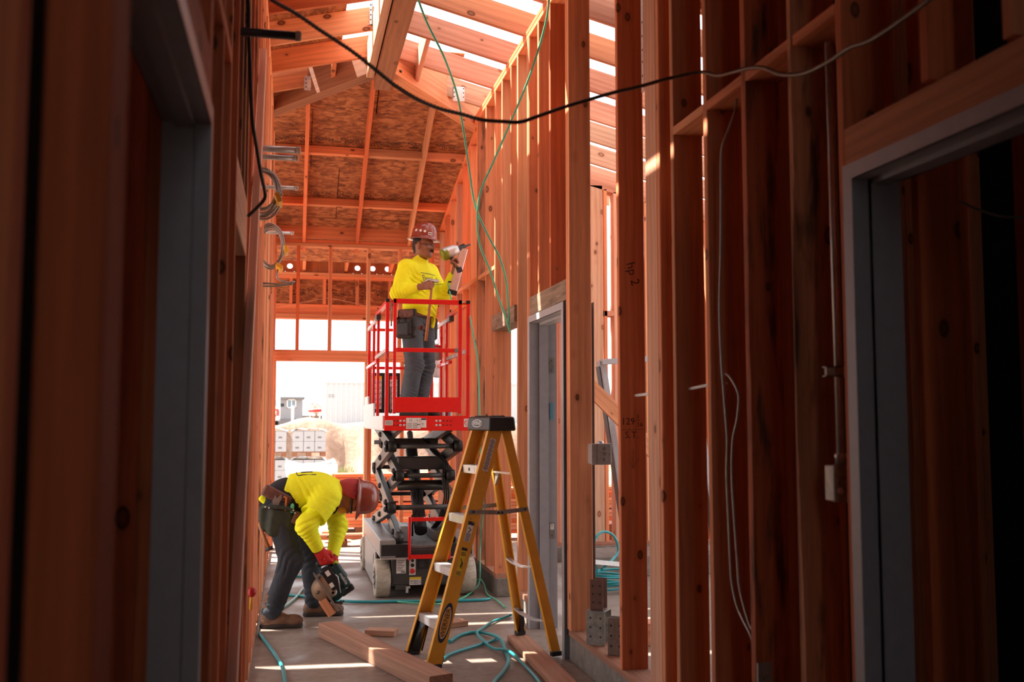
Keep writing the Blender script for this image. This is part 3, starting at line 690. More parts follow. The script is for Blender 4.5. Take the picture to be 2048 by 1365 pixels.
# printed labels on the outside of the near front rail
rd = ldir(*(Vector(front(-1, 1.39)) - Vector(front(-1, 0)))).normalized(); rx = ldir(1, 0, 0); rx = (rx - rd * rx.dot(rd)).normalized(); rn = rx.cross(rd); rn = rn if rn.dot(ldir(0, -1, 0)) > 0 else -rn
def on_rail(z, off=0.0, out=.0040): return lp(*front(-1, z)) + rn * out + rx * off
def rail_label(name, z, h, w, mat, par=LD, out=.0032, off=0): mb = MB(); c = on_rail(z, off, out); mb.obox(c, (w, .0008, h), Matrix((rx, rn, rd)).transposed()); return put(name, mb, mat, par)
lb = rail_label('warning_label', 1.235, .205, .036, 'white_label', LD)
for k in range(22): rail_label('print_line', 1.325 - .0085 * k, .0042, .030 - .006 * (k % 3 == 0), 'pencil', lb, .0040)
lb = rail_label('safety_label', .775, .115, .038, 'white_label', LD); rail_label('print_line', .826, .022, .040, 'ink', lb, .0040)
for k in range(6): rail_label('print_line', .765 - .008 * k, .004, .03, 'pencil', lb, .0040)
mb = MB(); mb.tube([on_rail(.80, -.01, .0045), on_rail(.79, .008, .0045), on_rail(.772, -.004, .0045)], .003, 6); put('print_figure', mb, 'ink', lb)
lb = rail_label('caution_label', .60, .165, .036, 'yellow_label', LD); rail_label('print_line', .675, .018, .037, 'ink', lb, .0040)
for k, z in enumerate((.656, .648, .640, .545, .537, .529)): rail_label('print_line', z, .004, .03, 'ink', lb, .0040)
mb = MB(); mb.tube([on_rail(.62, -.008, .0045), on_rail(.60, .006, .0045), on_rail(.57, .0, .0045)], .003, 6); mb.tube([on_rail(.60, .010, .0045), on_rail(.565, .012, .0045)], .002, 6); put('print_figure', mb, 'ink', lb)
lg = oval(on_rail(.255, 0, .0030), .034, .118, rx, rd, rn * .001, 'logo_blue', 'maker_badge', LD, 28)
oval(on_rail(.255, 0, .0040), .027, .094, rx, rd, rn * .0006, 'logo_white', 'badge_field', lg, 28); oval(on_rail(.255, 0, .0046), .024, .090, rx, rd, rn * .0004, 'fiberglass', 'badge_field', lg, 28)
text('badge_text', 'WERNER', .042, 'logo_blue', on_rail(.255, 0, .0054), rd, -rx, lg)
stroke('pencil_mark', [lp(.055, .118, 1.29), lp(.04, .12, 1.29), lp(.03, .12, 1.25)], LD, 'ink', .0008)

# ================================================================== loose lumber on the slab
def lumber(name, label, c0, c1, w, h, z0, mat, group=None):
    mb = MB(); o = board(name, (c0[0], c0[1], z0 + h / 2), (c1[0], c1[1], z0 + h / 2), w, h, (0, 0, 1), None, mat, .004); return tag(o, label, 'lumber', group)
lumber('timber_beam', 'thick reddish timber beam lying on the slab in front of the stepladder', (.262, 6.93), (.80, 5.385), .14, .092, 0.001, 'wood_floor')
lumber('plank', 'flat weathered plank on the slab under the rear feet of the stepladder', (1.475, 6.52), (1.455, 4.9), .14, .038, 0.001, 'wood_floor')
lumber('wood_offcut', 'short wood offcut beside the thick beam, left of the stepladder', (.52, 6.92), (.71, 6.84), .10, .04, 0.001, 'wood_floor')
lumber('wood_offcut', 'short wood offcut lying behind the stepladder bottom step', (1.02, 7.02), (1.21, 7.10), .13, .038, 0.001, 'wood_floor')

# ================================================================== hoses
def hose(name, pts, r, mat, label, cat='hose', k=6): return tag(put(name, MB().tube(spline(pts, k), r, 8), mat), label, cat)
FZ = .014
def flat(ps): return [(x, y, FZ) for x, y in ps]
HA = [(.71, 6.2, 4.26), (.81, 6.3, 4.06), (.95, 6.4, 3.85), (1.07, 6.6, 3.67), (1.13, 6.7, 3.46), (1.19, 6.8, 3.21), (1.25, 6.9, 2.98), (1.36, 7.0, 2.79), (1.47, 7.1, 2.64), (1.54, 7.2, 2.49), (1.58, 7.3, 2.31), (1.6, 7.35, 2.13)]
HB = [(1.6, 6.1, 4.25), (1.59, 6.2, 4.05), (1.51, 6.3, 3.74), (1.42, 6.5, 3.47), (1.34, 6.7, 3.24), (1.27, 6.8, 3.05), (1.27, 6.92, 2.87), (1.31, 7.02, 2.71), (1.4, 7.12, 2.55), (1.5, 7.27, 2.36), (1.57, 7.32, 2.2), (1.61, 7.37, 2.11)]
hose('air_hose', HA, .0075, 'hose_green', 'green air hose hanging from the ridge beam to the weathered header')
hose('air_hose', HB, .0075, 'hose_green', 'green air hose hanging beside the right wall, crossing the other strand')
hose('air_hose', flat([(-.19, 7.05), (-.17, 6.93), (-.09, 6.48), (-.04, 6.15), (-.02, 5.91), (-.01, 5.58), (0, 5.2)]), .011, 'hose_teal', 'dark teal hose running from the bending worker boot to the bottom edge')
hose('air_hose', flat([(-.08, 7.86), (-.01, 8.09), (.06, 8.41), (.12, 8.8), (.2, 9.05)]), .011, 'hose_pale', 'pale grey green hose curving between the bending worker legs')
hose('air_hose', flat([(-.12, 8.6), (.01, 8.51), (.17, 8.38), (.4, 8.15), (.63, 8.06), (.82, 8.04), (1.09, 7.99), (1.33, 7.96), (1.52, 7.96), (1.58, 8.0)]), .012, 'hose_teal', 'bright teal hose stretched across the slab before the lift wheels')
hose('air_hose', flat([(.84, 8.02), (1.01, 7.9), (1.12, 7.85), (1.21, 7.9), (1.34, 8.02)]) + [(1.50, 8.3, .03), (1.58, 8.45, .08), (1.60, 8.55, .30), (1.62, 8.6, .46), (1.60, 8.4, .75), (1.57, 8.3, 1.0), (1.53, 8.2, 1.3), (1.52, 8.15, 1.5), (1.50, 8.12, 1.9), (1.475, 8.1, 2.05), (1.43, 8.3, 2.42), (1.40, 8.8, 2.50), (1.388, 8.93, 2.60), (1.374, 8.955, 2.70)], .007, 'hose_green', 'thin green hose from the slab up the lift railing to the nail gun')
hose('air_hose', flat([(-.08, 9.44), (.05, 9.5), (.21, 9.44), (.36, 9.3)]), .011, 'hose_teal', 'teal hose behind the bending worker legs, farthest on the slab')
hose('air_hose', flat([(.90, 6.05), (.97, 6.18), (1.08, 6.29), (1.24, 6.43), (1.36, 6.55)]), .011, 'hose_teal', 'short straight teal hose passing beneath the stepladder')
hose('air_hose', [(1.02, 6.52, FZ), (1.12, 6.7, FZ), (1.22, 6.77, FZ), (1.3, 6.69, .02), (1.34, 6.45, .035), (1.32, 6.17, FZ), (1.28, 5.92, FZ), (1.2, 5.69, FZ), (1.11, 5.49, FZ), (1.06, 5.3, FZ), (1.02, 5.0, FZ)], .012, 'hose_teal', 'looped teal hose bending to the bottom edge between ladder legs')
hose('air_hose', [(1.60, 7.30, .016), (1.54, 7.23, FZ), (1.42, 7.09, FZ), (1.31, 6.89, FZ), (1.23, 6.67, .036), (1.22, 6.48, .036), (1.26, 6.29, FZ), (1.32, 6.1, .036), (1.355, 5.84, FZ), (1.355, 5.55, FZ), (1.34, 5.29, FZ), (1.32, 5.0, FZ)], .0095, 'hose_teal', 'thinner teal hose winding from the steel door frame past the plank')
hose('air_hose', flat([(1.49, 8.3), (1.54, 8.5)]) + [(1.56, 8.62, .02), (1.60, 8.55, .08), (1.61, 8.4, .06), (1.60, 8.2, FZ), (1.62, 7.9, FZ), (1.62, 7.6, FZ)], .007, 'hose_green', 'thin green hose arching off the slab beside the right lift wheel')
# teal hose coil, steel offcuts and timber block in the right-hand room
rs = random.Random(3); mb = MB()
pts = []
for i in range(90):
    a = i * .42; rr = .20 + .05 * math.sin(i * .37); pts.append((2.66 + rr * 1.3 * math.cos(a), 8.25 + rr * math.sin(a), .02 + .0016 * i + .008 * math.sin(i)))
tag(put('hose_coil', mb.tube(spline(pts, 2), .010, 6), 'hose_teal'), 'heap of coiled teal hose on the floor of the right-hand room', 'hose')
hose('hose_loop', [(2.52, 8.1, .16), (2.50, 8.15, .30), (2.52, 8.17, .44), (2.60, 8.2, .50), (2.70, 8.22, .46), (2.75, 8.25, .34), (2.68, 8.2, .26), (2.55, 8.1, .20)], .011, 'hose_teal', 'teal hose loop rising above the hose coil in the right-hand room')
mb = MB(); q = empty('steel_track', (2.66, 8.2, .19)); tag(q, 'light grey steel track offcut lying on the teal hose coil', 'steel channel')
mb.beam((2.45, 8.05, .26), (2.9, 8.2, .19), .09, .003); mb.beam((2.44, 8.09, .275), (2.89, 8.24, .205), .003, .03); mb.beam((2.46, 8.01, .275), (2.91, 8.16, .205), .003, .03); put('channel', mb, 'galv', q)
lumber('timber_block', 'pale timber block on the floor of the right-hand room by the brackets', (1.95, 6.2), (2.5, 6.3), .14, .14, .001, 'wood_pale')
lumber('timber_block', 'stub of stacked lumber behind the cross wall of the right-hand room', (3.1, 10.6), (4.6, 10.6), .3, .32, .0, 'wood_pale')

# ================================================================== cables, conduit, boxes
def armoured(name, pts, r, mat, label, rib=True, step=.013, cat='cable', parent=None):
    """flexible armoured cable: spiral ribbed tube"""
    P = spline(pts, 10); out = []; rr = []; d = [0]
    for a, b in zip(P, P[1:]): d.append(d[-1] + (b - a).length)
    n = max(8, int(d[-1] / (step / 2))); j = 0
    for i in range(n + 1):
        s = d[-1] * i / n
        while j < len(d) - 2 and d[j + 1] < s: j += 1
        t = (s - d[j]) / max(1e-6, d[j + 1] - d[j]); out.append(P[j].lerp(P[j + 1], t)); rr.append(r * (1.0 if i % 2 else .66) if rib else r)
    o = put(name, MB().tube(out, rr, 8), mat, parent)
    return tag(o, label, cat) if parent is None else o
plain('cable_steel', (.34, .30, .27), .4, .75, .1); plain('cable_dark', (.16, .14, .12), .38, .8, .15)
MC = [(-.20, 3.28, 2.97), (-.15, 3.3, 2.89), (-.09, 3.3, 2.84), (-.01, 3.3, 2.8), (.07, 3.3, 2.75), (.17, 3.3, 2.69), (.24, 3.3, 2.64), (.32, 3.3, 2.58), (.39, 3.3, 2.54), (.47, 3.3, 2.51), (.55, 3.3, 2.495), (.62, 3.3, 2.48), (.70, 3.32, 2.485), (.77, 3.36, 2.50), (.85, 3.40, 2.54), (.95, 3.44, 2.59), (1.04, 3.47, 2.63), (1.17, 3.53, 2.69), (1.31, 3.6, 2.75), (1.46, 3.68, 2.82), (1.61, 3.72, 2.87), (1.62, 3.58, 2.81), (1.61, 3.44, 2.77), (1.61, 3.27, 2.73), (1.61, 3.16, 2.69), (1.61, 3.05, 2.63), (1.61, 2.94, 2.59), (1.61, 2.85, 2.57), (1.61, 2.73, 2.56), (1.61, 2.61, 2.56), (1.61, 2.48, 2.54), (1.61, 2.2, 2.55), (1.62, 1.9, 2.6)]
armoured('armoured_cable', MC, .0080, 'cable_dark', 'dark armoured cable sagging across the corridor from left wall to right wall')
armoured('armoured_cable', [(1.70, 3.575, 2.72), (1.69, 3.58, 2.66), (1.665, 3.60, 2.58), (1.655, 3.63, 2.51), (1.655, 3.64, 2.33), (1.655, 3.65, 2.12), (1.655, 3.67, 1.89), (1.655, 3.66, 1.67), (1.655, 3.64, 1.53), (1.655, 3.62, 1.37), (1.655, 3.63, 1.24), (1.655, 3.62, 1.06), (1.655, 3.61, .91), (1.655, 3.6, .83), (1.655, 3.56, .75), (1.655, 3.5, .70), (1.655, 3.445, .66), (1.66, 3.42, .60)], .0058, 'cable_steel', 'silver armoured cable running full height down the dark right wall bay')
armoured('armoured_cable', [(1.70, 3.72, 1.63), (1.67, 3.65, 1.63), (1.665, 3.6, 1.61), (1.665, 3.55, 1.57), (1.665, 3.53, 1.53), (1.665, 3.55, 1.45), (1.665, 3.59, 1.37), (1.665, 3.605, 1.24), (1.665, 3.59, 1.07), (1.665, 3.57, .92), (1.665, 3.56, .83), (1.665, 3.53, .77), (1.665, 3.48, .7), (1.665, 3.43, .66), (1.668, 3.41, .60)], .0058, 'cable_steel', 'silver armoured cable arching out beside the taller one on the right wall')
armoured('armoured_cable', [(2.25, 3.2, 2.31), (2.37, 3.2, 2.27), (2.49, 3.2, 2.23), (2.58, 3.2, 2.21), (2.68, 3.2, 2.21), (3.0, 3.2, 2.22), (3.4, 3.3, 2.4), (3.6, 3.4, 3.9)], .006, 'cable_steel', 'thin armoured cable seen through the dark doorway at right')
armoured('black_cable', [(-.23, 3.9, 3.35), (-.195, 3.9, 3.08), (-.19, 3.9, 2.96), (-.185, 3.95, 2.84), (-.175, 4.0, 2.65), (-.16, 4.1, 2.56), (-.145, 4.2, 2.48), (-.13, 4.3, 2.42), (-.13, 4.31, 2.39), (-.16, 4.35, 2.36), (-.20, 4.4, 2.33)], .0075, 'cord_black', 'black cable drooping down the left wall to a kink', False)
# stub of conduit through studs
armoured('cable_stub', [(1.72, 3.755, 1.60), (1.715, 3.95, 1.595), (1.71, 4.13, 1.585)], .007, 'white_label', 'short white cable bridging two studs of the right wall', False)
armoured('cable_stub', [(1.735, 4.90, 1.575), (1.75, 4.7, 1.58), (1.76, 4.45, 1.585)], .008, 'white_label', 'short white cable poking out of the pencil marked stud', False)
def conduit(label, x1, y, z, r, mat='galv', cap='pipe_cap', red=False):
    o = thing('conduit_stub', label, 'conduit', (XL, y, z), 'conduit stubs through the left wall')
    put('pipe', MB().cyl((XL - .16, y, z), (x1, y, z), r, 14), mat, o); put('end_cap', MB().lathe([(r * 1.18, -.012), (r * 1.18, .006), (r * .8, .010)], (x1, y, z), (1, 0, 0), 14), cap, o)
    if red: put('red_sleeve', MB().cyl((x1 - .10, y + .01, z + r * .9), (x1 - .012, y + .01, z + r * .9), r * .75, 10), 'pipe_red', o)
conduit('black conduit stub poking from the left wall, nearest and highest of the stubs', 0.0, 3.72, 2.885, .016, 'steel_dark')
conduit('thick silver conduit stub poking from the left wall above a red sleeved one', .012, 5.42, 2.905, .018)
conduit('silver conduit stub with a red sleeve just below the thick stub', .0, 5.44, 2.865, .014, red=True)
conduit('thin silver conduit stub between the two cable coils on the left wall', .005, 6.35, 2.91, .012)
conduit('short conduit stub with red sleeve above the far cable coil', -.02, 7.75, 2.88, .012, red=True)
def coil(label, c, rx, rz, y_w, n, seed, tapes, tail=None):
    r = random.Random(seed); o = thing('cable_coil', label, 'cable coil', c, 'armoured cable coils on the left wall'); pts = []
    for i in range(n * 14):
        a = i / 14 * 2 * math.pi; k = .80 + .36 * ((i // 14 * 7) % n) / n + .05 * math.sin(i * .13 + seed) + .03 * math.sin(i * .71); pts.append((c[0] + rx * k * math.cos(a), c[1] + y_w * (i / (n * 14) - .5) + .02 * math.sin(a * 1.3), c[2] + rz * k * math.sin(a)))
    if tail: pts += tail
    armoured('loops', pts, .0078, 'cable_steel', '', parent=o)
    for a in tapes: put('tape_band', MB().obox((c[0] + rx * math.cos(R(a)), c[1], c[2] + rz * math.sin(R(a))), (.05, y_w * 1.3, .028), Euler((0, R(90 - a) * -1, 0)), .006), 'tape_yellow', o)
coil('coil of silver armoured cable on the left wall between conduit stubs', (-.165, 5.05, 2.585), .085, .115, .12, 6, 2, [-20])
coil('large coil of silver armoured cable with yellow tape on the left wall', (-.165, 7.1, 2.66), .105, .18, .14, 7, 5, [-8, -55], [(-.12, 7.1, 2.45), (-.05, 7.1, 2.41), (.0, 7.12, 2.42), (-.05, 7.14, 2.40), (-.2, 7.12, 2.40), (-.24, 7.1, 2.38), (-.12, 7.12, 2.385), (-.01, 7.13, 2.405), (-.1, 7.14, 2.40), (-.24, 7.15, 2.41)])
ct = thing('electrical_conduit', 'tall galvanised conduit rising beside the right door frame', 'conduit', (1.69, 2.86, 1.32))
put('pipe', MB().cyl((1.690, 2.86, 1.335), (1.690, 2.87, 2.68), .011, 14), 'galv', ct); put('coupling', MB().lathe([(.015, 0), (.015, .02), (.018, .022), (.018, .034), (.013, .036)], (1.690, 2.86, 1.308), (0, 0, 1), 12), 'galv', ct)
put('strap_bracket', MB().box((1.635, 2.835, 1.585), (1.735, 2.846, 1.618)).box((1.635, 2.835, 1.585), (1.735, 2.86, 1.589)).box((1.635, 2.835, 1.614), (1.735, 2.86, 1.618)), 'galv_dull', ct)
def jbox(label, a, b, face, holes, mat='galv'):
    """metal junction box; face: which side carries the cover"""
    c = [(p + q) / 2 for p, q in zip(a, b)]; o = thing('junction_box', label, 'junction box', (c[0], c[1], a[2]), 'metal junction boxes'); put('body', MB().box(a, b, .004), mat, o)
    cv = put('cover', MB().box((a[0] - .003, a[1] - .006, a[2] - .003), (b[0] + .003, a[1] - .0005, b[2] + .003), .002), mat, o)
    for hx, hz, r, m in holes: put('knockout', MB().lathe([(r, 0), (r, .0015), (r * .8, .002)], (a[0] + hx * (b[0] - a[0]), a[1] - .006, a[2] + hz * (b[2] - a[2])), (0, -1, 0), 12), m, cv)
    return o
jbox('square steel junction box below the conduit beside the right door frame', (1.656, 2.845, 1.195), (1.718, 2.90, 1.307), -1, [(.3, .3, .010, 'aluminium'), (.5, .65, .003, 'ink'), (.25, .5, .003, 'ink'), (.7, .5, .003, 'ink'), (.8, .5, .003, 'ink'), (.7, .3, .005, 'ink'), (.5, .35, .003, 'ink'), (.3, .7, .010, 'galv_dull'), (.72, .72, .010, 'galv_dull')], 'galv_dull')
jbox('small dark junction box low on the right wall where two cables end', (1.652, 3.385, .44), (1.70, 3.43, .575), -1, [(.7, .45, .008, 'aluminium'), (.4, .6, .003, 'ink')], 'galv_dull')
jb = jbox('silver junction box on the stud right of the middle door frame', (1.745, 5.715, 1.185), (1.862, 5.80, 1.305), -1, [(.66, .78, .011, 'galv_dull'), (.66, .52, .011, 'galv_dull'), (.66, .24, .011, 'galv_dull'), (.9, .5, .003, 'ink')], 'galv')
put('connector', MB().lathe([(.02, 0), (.02, .012), (.014, .018)], (1.81, 5.75, 1.305), (0, 0, 1), 12), 'galv', jb); put('side_band', MB().box((1.772, 5.704, 1.185), (1.778, 5.712, 1.305)), 'galv_dull', jb)
# framing hardware
def bracket(name, label, parts, mat='galv', group='galvanised framing brackets', loc=None, holes=()):
    o = thing(name, label, 'bracket', loc, group); put('plate', parts, mat, o)
    for h, ax in holes: put('nail_hole', MB().cyl(Vector(h) - Vector(ax) * .0006, Vector(h) + Vector(ax) * .001, .006, 8), 'ink', o)
    return o
def hip_x(s, x): return 8.32 + abs(x - (.71 + s * .04)) * (1.02 / .99)
y0 = 8.78
bracket('hip_hanger', 'bright galvanised hanger with a printed sticker on the left hip beam', MB().box((.055, 8.80, 4.36), (.16, 8.803, 4.49)).box((.157, 8.80, 4.375), (.16, 8.86, 4.49)), loc=(.1, 8.80, 4.36), holes=[((.07, 8.80, z), (0, -1, 0)) for z in (4.39, 4.425, 4.46)])
put('sticker', MB().box((.085, 8.7985, 4.385), (.13, 8.7995, 4.455)), 'white_label', bpy.data.objects['hip_hanger'])
bracket('hip_hanger', 'bright galvanised hanger on the right hip beam behind the green hose', MB().box((1.375, 8.72, 4.33), (1.48, 8.723, 4.465)).box((1.375, 8.72, 4.35), (1.378, 8.78, 4.465)), loc=(1.42, 8.72, 4.33), holes=[((x, 8.72, z), (0, -1, 0)) for x in (1.385, 1.47) for z in (4.37, 4.41, 4.45)])
put('sticker', MB().box((1.41, 8.7185, 4.35), (1.445, 8.7195, 4.44)), 'white_label', bpy.data.objects['hip_hanger.001'])
bracket('rafter_hanger', 'galvanised rafter hanger high on the left side of the ridge', MB().box((.545, 7.695, 4.56), (.566, 7.70, 4.74)).box((.563, 7.695, 4.56), (.568, 7.74, 4.74)).box((.53, 7.695, 4.56), (.568, 7.74, 4.563)), loc=(.55, 7.7, 4.56), holes=[((.553, 7.695, z), (0, -1, 0)) for z in (4.6, 4.64, 4.68, 4.72)])
bracket('bolted_plate', 'bolted steel plate where the right hip beam meets the ridge', MB().obox((.865, 8.355, 4.52), (.006, .11, .26), Euler((0, 0, R(-46)))), 'galv_dull', loc=(.86, 8.36, 4.4))
for z in (4.43, 4.61): put('bolt', MB().cyl((.862, 8.352, z), (.842, 8.332, z), .014, 10), 'ink', bpy.data.objects['bolted_plate'])
bracket('strap_tie', 'punched steel strap tie at the top of the pale post', MB().box((XR + .004, 4.493, 3.05), (XR - .002, 4.525, 3.62)), loc=(XR, 4.5, 3.05), holes=[((XR - .002, 4.509, z), (-1, 0, 0)) for z in (3.08, 3.13, 3.2, 3.26, 3.33, 3.4)])
def hanger_u(label, cx, cy, z, w, h, d, rot, flip, mat):
    o = thing('beam_hanger', label, 'bracket', (cx, cy, z), 'loose beam hangers on the sill'); o.rotation_euler = (0, 0, R(rot)); m = basis(o)
    mb = MB(); zt = h if flip else 0
    mb.box((-w / 2, -d / 2, 0), (-w / 2 + .004, d / 2, h), .001).box((w / 2 - .004, -d / 2, 0), (w / 2, d / 2, h), .001).box((-w / 2, -d / 2, zt - (.004 if flip else 0)), (w / 2, d / 2, zt + (0 if flip else .004)), .001)
    mb.v = [tuple(m @ Vector(q)) for q in mb.v]; put('channel', mb, mat, o)
    for s in (-1, 1):
        for k in range(3):
            for j in (-1, 1):
                p = Vector((s * w / 2, j * d * .27, h * (.25 + .27 * k))); q = MB().cyl(m @ (p - Vector((s * .001, 0, 0))), m @ (p + Vector((s * .001, 0, 0))), .006, 8); put('bolt_hole', q, 'ink', o)
    return o
plain('primer', (.16, .075, .055), .6, .2, .15)
hanger_u('upturned grey steel beam hanger resting on the sill plate', 1.715, 5.50, .189, .11, .19, .11, 52, True, 'galv_dull')
hanger_u('brown primed steel hanger standing on top of the upturned hanger', 1.715, 5.50, .381, .085, .17, .075, 55, False, 'primer')
hanger_u('grey steel hanger plate leaning in front of the upturned hanger', 1.725, 5.22, .189, .05, .20, .085, 60, False, 'galv_dull')
# leaning steel frame in the right-hand room
o = thing('loose_door_frame', 'tilted pale grey steel door frame leaning in the right-hand room', 'door frame', (3.2, 8.95, .0))
def ang(p, q, up): return MB().beam(p, q, .05, .12, up)
put('head', MB().beam((2.83, 8.95, 1.99), (3.75, 8.95, 2.06), .12, .05, (0, 0, 1)), 'steel_frame', o)
for dx in (0, .89): 
    a = Vector((2.85 + dx, 8.95, 2.0 + dx * .07)); b = Vector((3.14 + dx, 8.95, .0)); put('leg', MB().beam(a, b, .05, .006, (0, 1, 0)).beam(a + Vector((-.03, .06, 0)), b + Vector((-.03, .06, 0)), .006, .12, (0, 1, 0)), 'steel_frame', o)
    put('leg_back', MB().beam(a + Vector((-.036, .06, -.05)), b + Vector((-.036, .06, .05)), .004, .11, (0, 1, 0)), 'vinyl_dark', o)
# red capped marker hooked on the left wall
o = thing('paint_marker', 'red capped yellow marker hooked on the foot of the left wall', 'marker', (-.19, 5.25, .52)); put('cap', MB().ball((-.182, 5.25, .585), .022, 10, (1, 1, 1.2)), 'pipe_red', o); put('barrel', MB().cyl((-.186, 5.25, .50), (-.183, 5.25, .575), .009, 10), 'tape_yellow', o)
tag(put('porch_wire', MB().tube(spline([(-.5, 12.9, 2.86), (-.26, 12.88, 2.88), (.07, 12.88, 2.93), (.32, 12.88, 2.985), (.45, 12.88, 3.0), (.7, 12.88, 2.96), (.95, 12.88, 2.91), (1.5, 12.9, 2.86)], 6), .004, 6), 'wood_pale'), 'thin wire strung across the entry canopy beyond the doorway', 'wire')
# ================================================================== scissor lift
LX = 1.095; LF, LB = 8.20, 10.10
SL_ = thing('scissor_lift', 'red railed scissor lift with grey folding arms and pale tyres', 'lift', (LX, 9.1, 0))
def P_(name, mb, mat, par=None, label=None): return put(name, mb, mat, par or SL_, label)
# chassis
ch = P_('chassis', MB().box((LX - .285, LF + .02, .10), (LX + .285, LB, .40), .01).box((LX - .375, LF + .36, .12), (LX + .375, LB - .36, .42), .008), 'lift_grey')
P_('deck_cover', MB().box((LX - .33, LF + .03, .40), (LX + .33, LB - .02, .425), .006), 'lift_deck', ch)
for s in (-1, 1):
    x0, x1 = LX + s * .255, LX + s * .385
    P_('side_rail', MB().box((x0, LF - .005, .335), (x1, LB, .475), .008), 'lift_light', ch)
    P_('fork_pocket', MB().box((LX + s * .14, LF - .0065, .348), (LX + s * .372, LF - .0045, .438)), 'ink', ch)
    P_('pocket_lip', MB().box((LX + s * .13, LF - .03, .322), (LX + s * .38, LF + .01, .335), .003), 'aluminium', ch)
    P_('side_door', MB().box((LX + s * .375, LF + .34, .12), (LX + s * .392, LB - .34, .34), .004), 'lift_light', ch)
    P_('door_slot', MB().box((LX + s * .3925, LF + .50, .22), (LX + s * .3935, LF + .53, .30)), 'ink', ch)
    P_('pothole_guard', MB().box((LX + s * .372, LF + .36, .028), (LX + s * .388, LB - .36, .12), .003), 'lift_light', ch)
    for y in (LF + .155, LB - .155):
        cx = LX + s * .352; w = P_('wheel', MB().lathe([(.10, -.058), (.140, -.062), (.152, -.050), (.153, 0), (.152, .050), (.140, .062), (.10, .058)], (cx, y, .153), (1, 0, 0), 36), 'tyre', None)
        P_('hub', MB().lathe([(.085, -.060), (.10, -.056), (.10, .056), (.085, .060)], (cx, y, .153), (1, 0, 0), 20), 'lift_grey', w)
        for k in range(5):
            a = k * 72; P_('lug_nut', MB().cyl((cx + s * .058, y + .05 * math.cos(R(a)), .153 + .05 * math.sin(R(a))), (cx + s * .067, y + .05 * math.cos(R(a)), .153 + .05 * math.sin(R(a))), .010, 6), 'galv_dull', w)
        for k in range(18):
            a = R(k * 20); mb = MB().tube([(cx - .05, y + .1535 * math.cos(a), .153 + .1535 * math.sin(a)), (cx, y + .1535 * math.cos(a + .12), .153 + .1535 * math.sin(a + .12)), (cx + .05, y + .1535 * math.cos(a), .153 + .1535 * math.sin(a))], .0022, 4); P_('tread_groove', mb, 'tyre', w)
fy = LF + .018
P_('front_panel', MB().box((LX - .27, fy - .006, .115), (LX + .27, fy + .004, .325), .004), 'lift_grey', ch)
def front_plate(name, x0, x1, z0, z1, mat, par=ch, o_=.008): return P_(name, MB().box((x0, fy - o_ - .001, z0), (x1, fy - o_ + .001, z1)), mat, par)
l1 = front_plate('data_plate', .848, .925, .205, .318, 'white_label')
for k in range(7): front_plate('print_line', .855, .915 - .01 * (k % 3), .305 - .013 * k, .309 - .013 * k, 'pencil', l1, .0095)
front_plate('print_line', .885, .92, .212, .22, 'ink', l1, .0095)
cp = front_plate('control_plate', .952, 1.004, .19, .318, 'white_label')
for z, r, m in ((.305, .012, 'ink'), (.268, .015, 'ink'), (.222, .021, 'red_label')): P_('control_knob', MB().lathe([(r, 0), (r, .012), (r * .7, .018)], (.978, fy - .009, z), (0, -1, 0), 14), m, cp)
ds = front_plate('display_panel', 1.02, 1.11, .235, .312, 'black_plastic'); front_plate('screen', 1.035, 1.08, .25, .30, 'lens', ds, .0095)
wl = front_plate('warning_sign', .955, 1.05, .11, .172, 'white_label'); front_plate('sign_header', .955, 1.05, .153, .172, 'yellow_label', wl, .0095)
rs = random.Random(4)
for k in range(16): x = .962 + .011 * (k % 8); z = .12 + .016 * (k // 8); front_plate('pictogram', x, x + rs.uniform(.004, .008), z, z + rs.uniform(.006, .011), 'ink', wl, .0095)
oval((1.205, fy - .01, .285), .032, .032, Vector((1, 0, 0)), Vector((0, 0, 1)), (0, -.006, 0), 'aluminium', 'tie_down_ring', ch, hole=.009)
P_('tow_bracket', MB().box((LX - .255, LF - .01, .075), (LX - .17, LF + .05, .115), .004), 'lift_grey', ch); P_('valve_fitting', MB().box((.915, LF - .005, .085), (.96, LF + .03, .10)).box((.925, LF - .008, .05), (.945, LF + .02, .09)), 'galv', ch)
P_('valve_fitting', MB().cyl((1.11, LF, .085), (1.20, LF, .10), .009, 8), 'galv', ch)
# red entry step hung on the front
es = P_('entry_step', MB().box((.936, LF - .055, .315), (.956, LF - .03, .665), .003).box((1.262, LF - .055, .315), (1.282, LF - .03, .665), .003), 'red_paint')
for z in (.34, .64):
    mb = MB().box((.956, LF - .075, z - .012), (1.262, LF - .02, z + .016), .003)
    for k in range(20): mb.obox((.964 + .0155 * k, LF - .075, z + .018), (.008, .004, .008))
    P_('tread', mb, 'red_paint', es)
for x in (.946, 1.272): P_('step_mount', MB().box((x - .008, LF - .04, .40), (x + .008, LF + .03, .42)), 'red_paint', es)
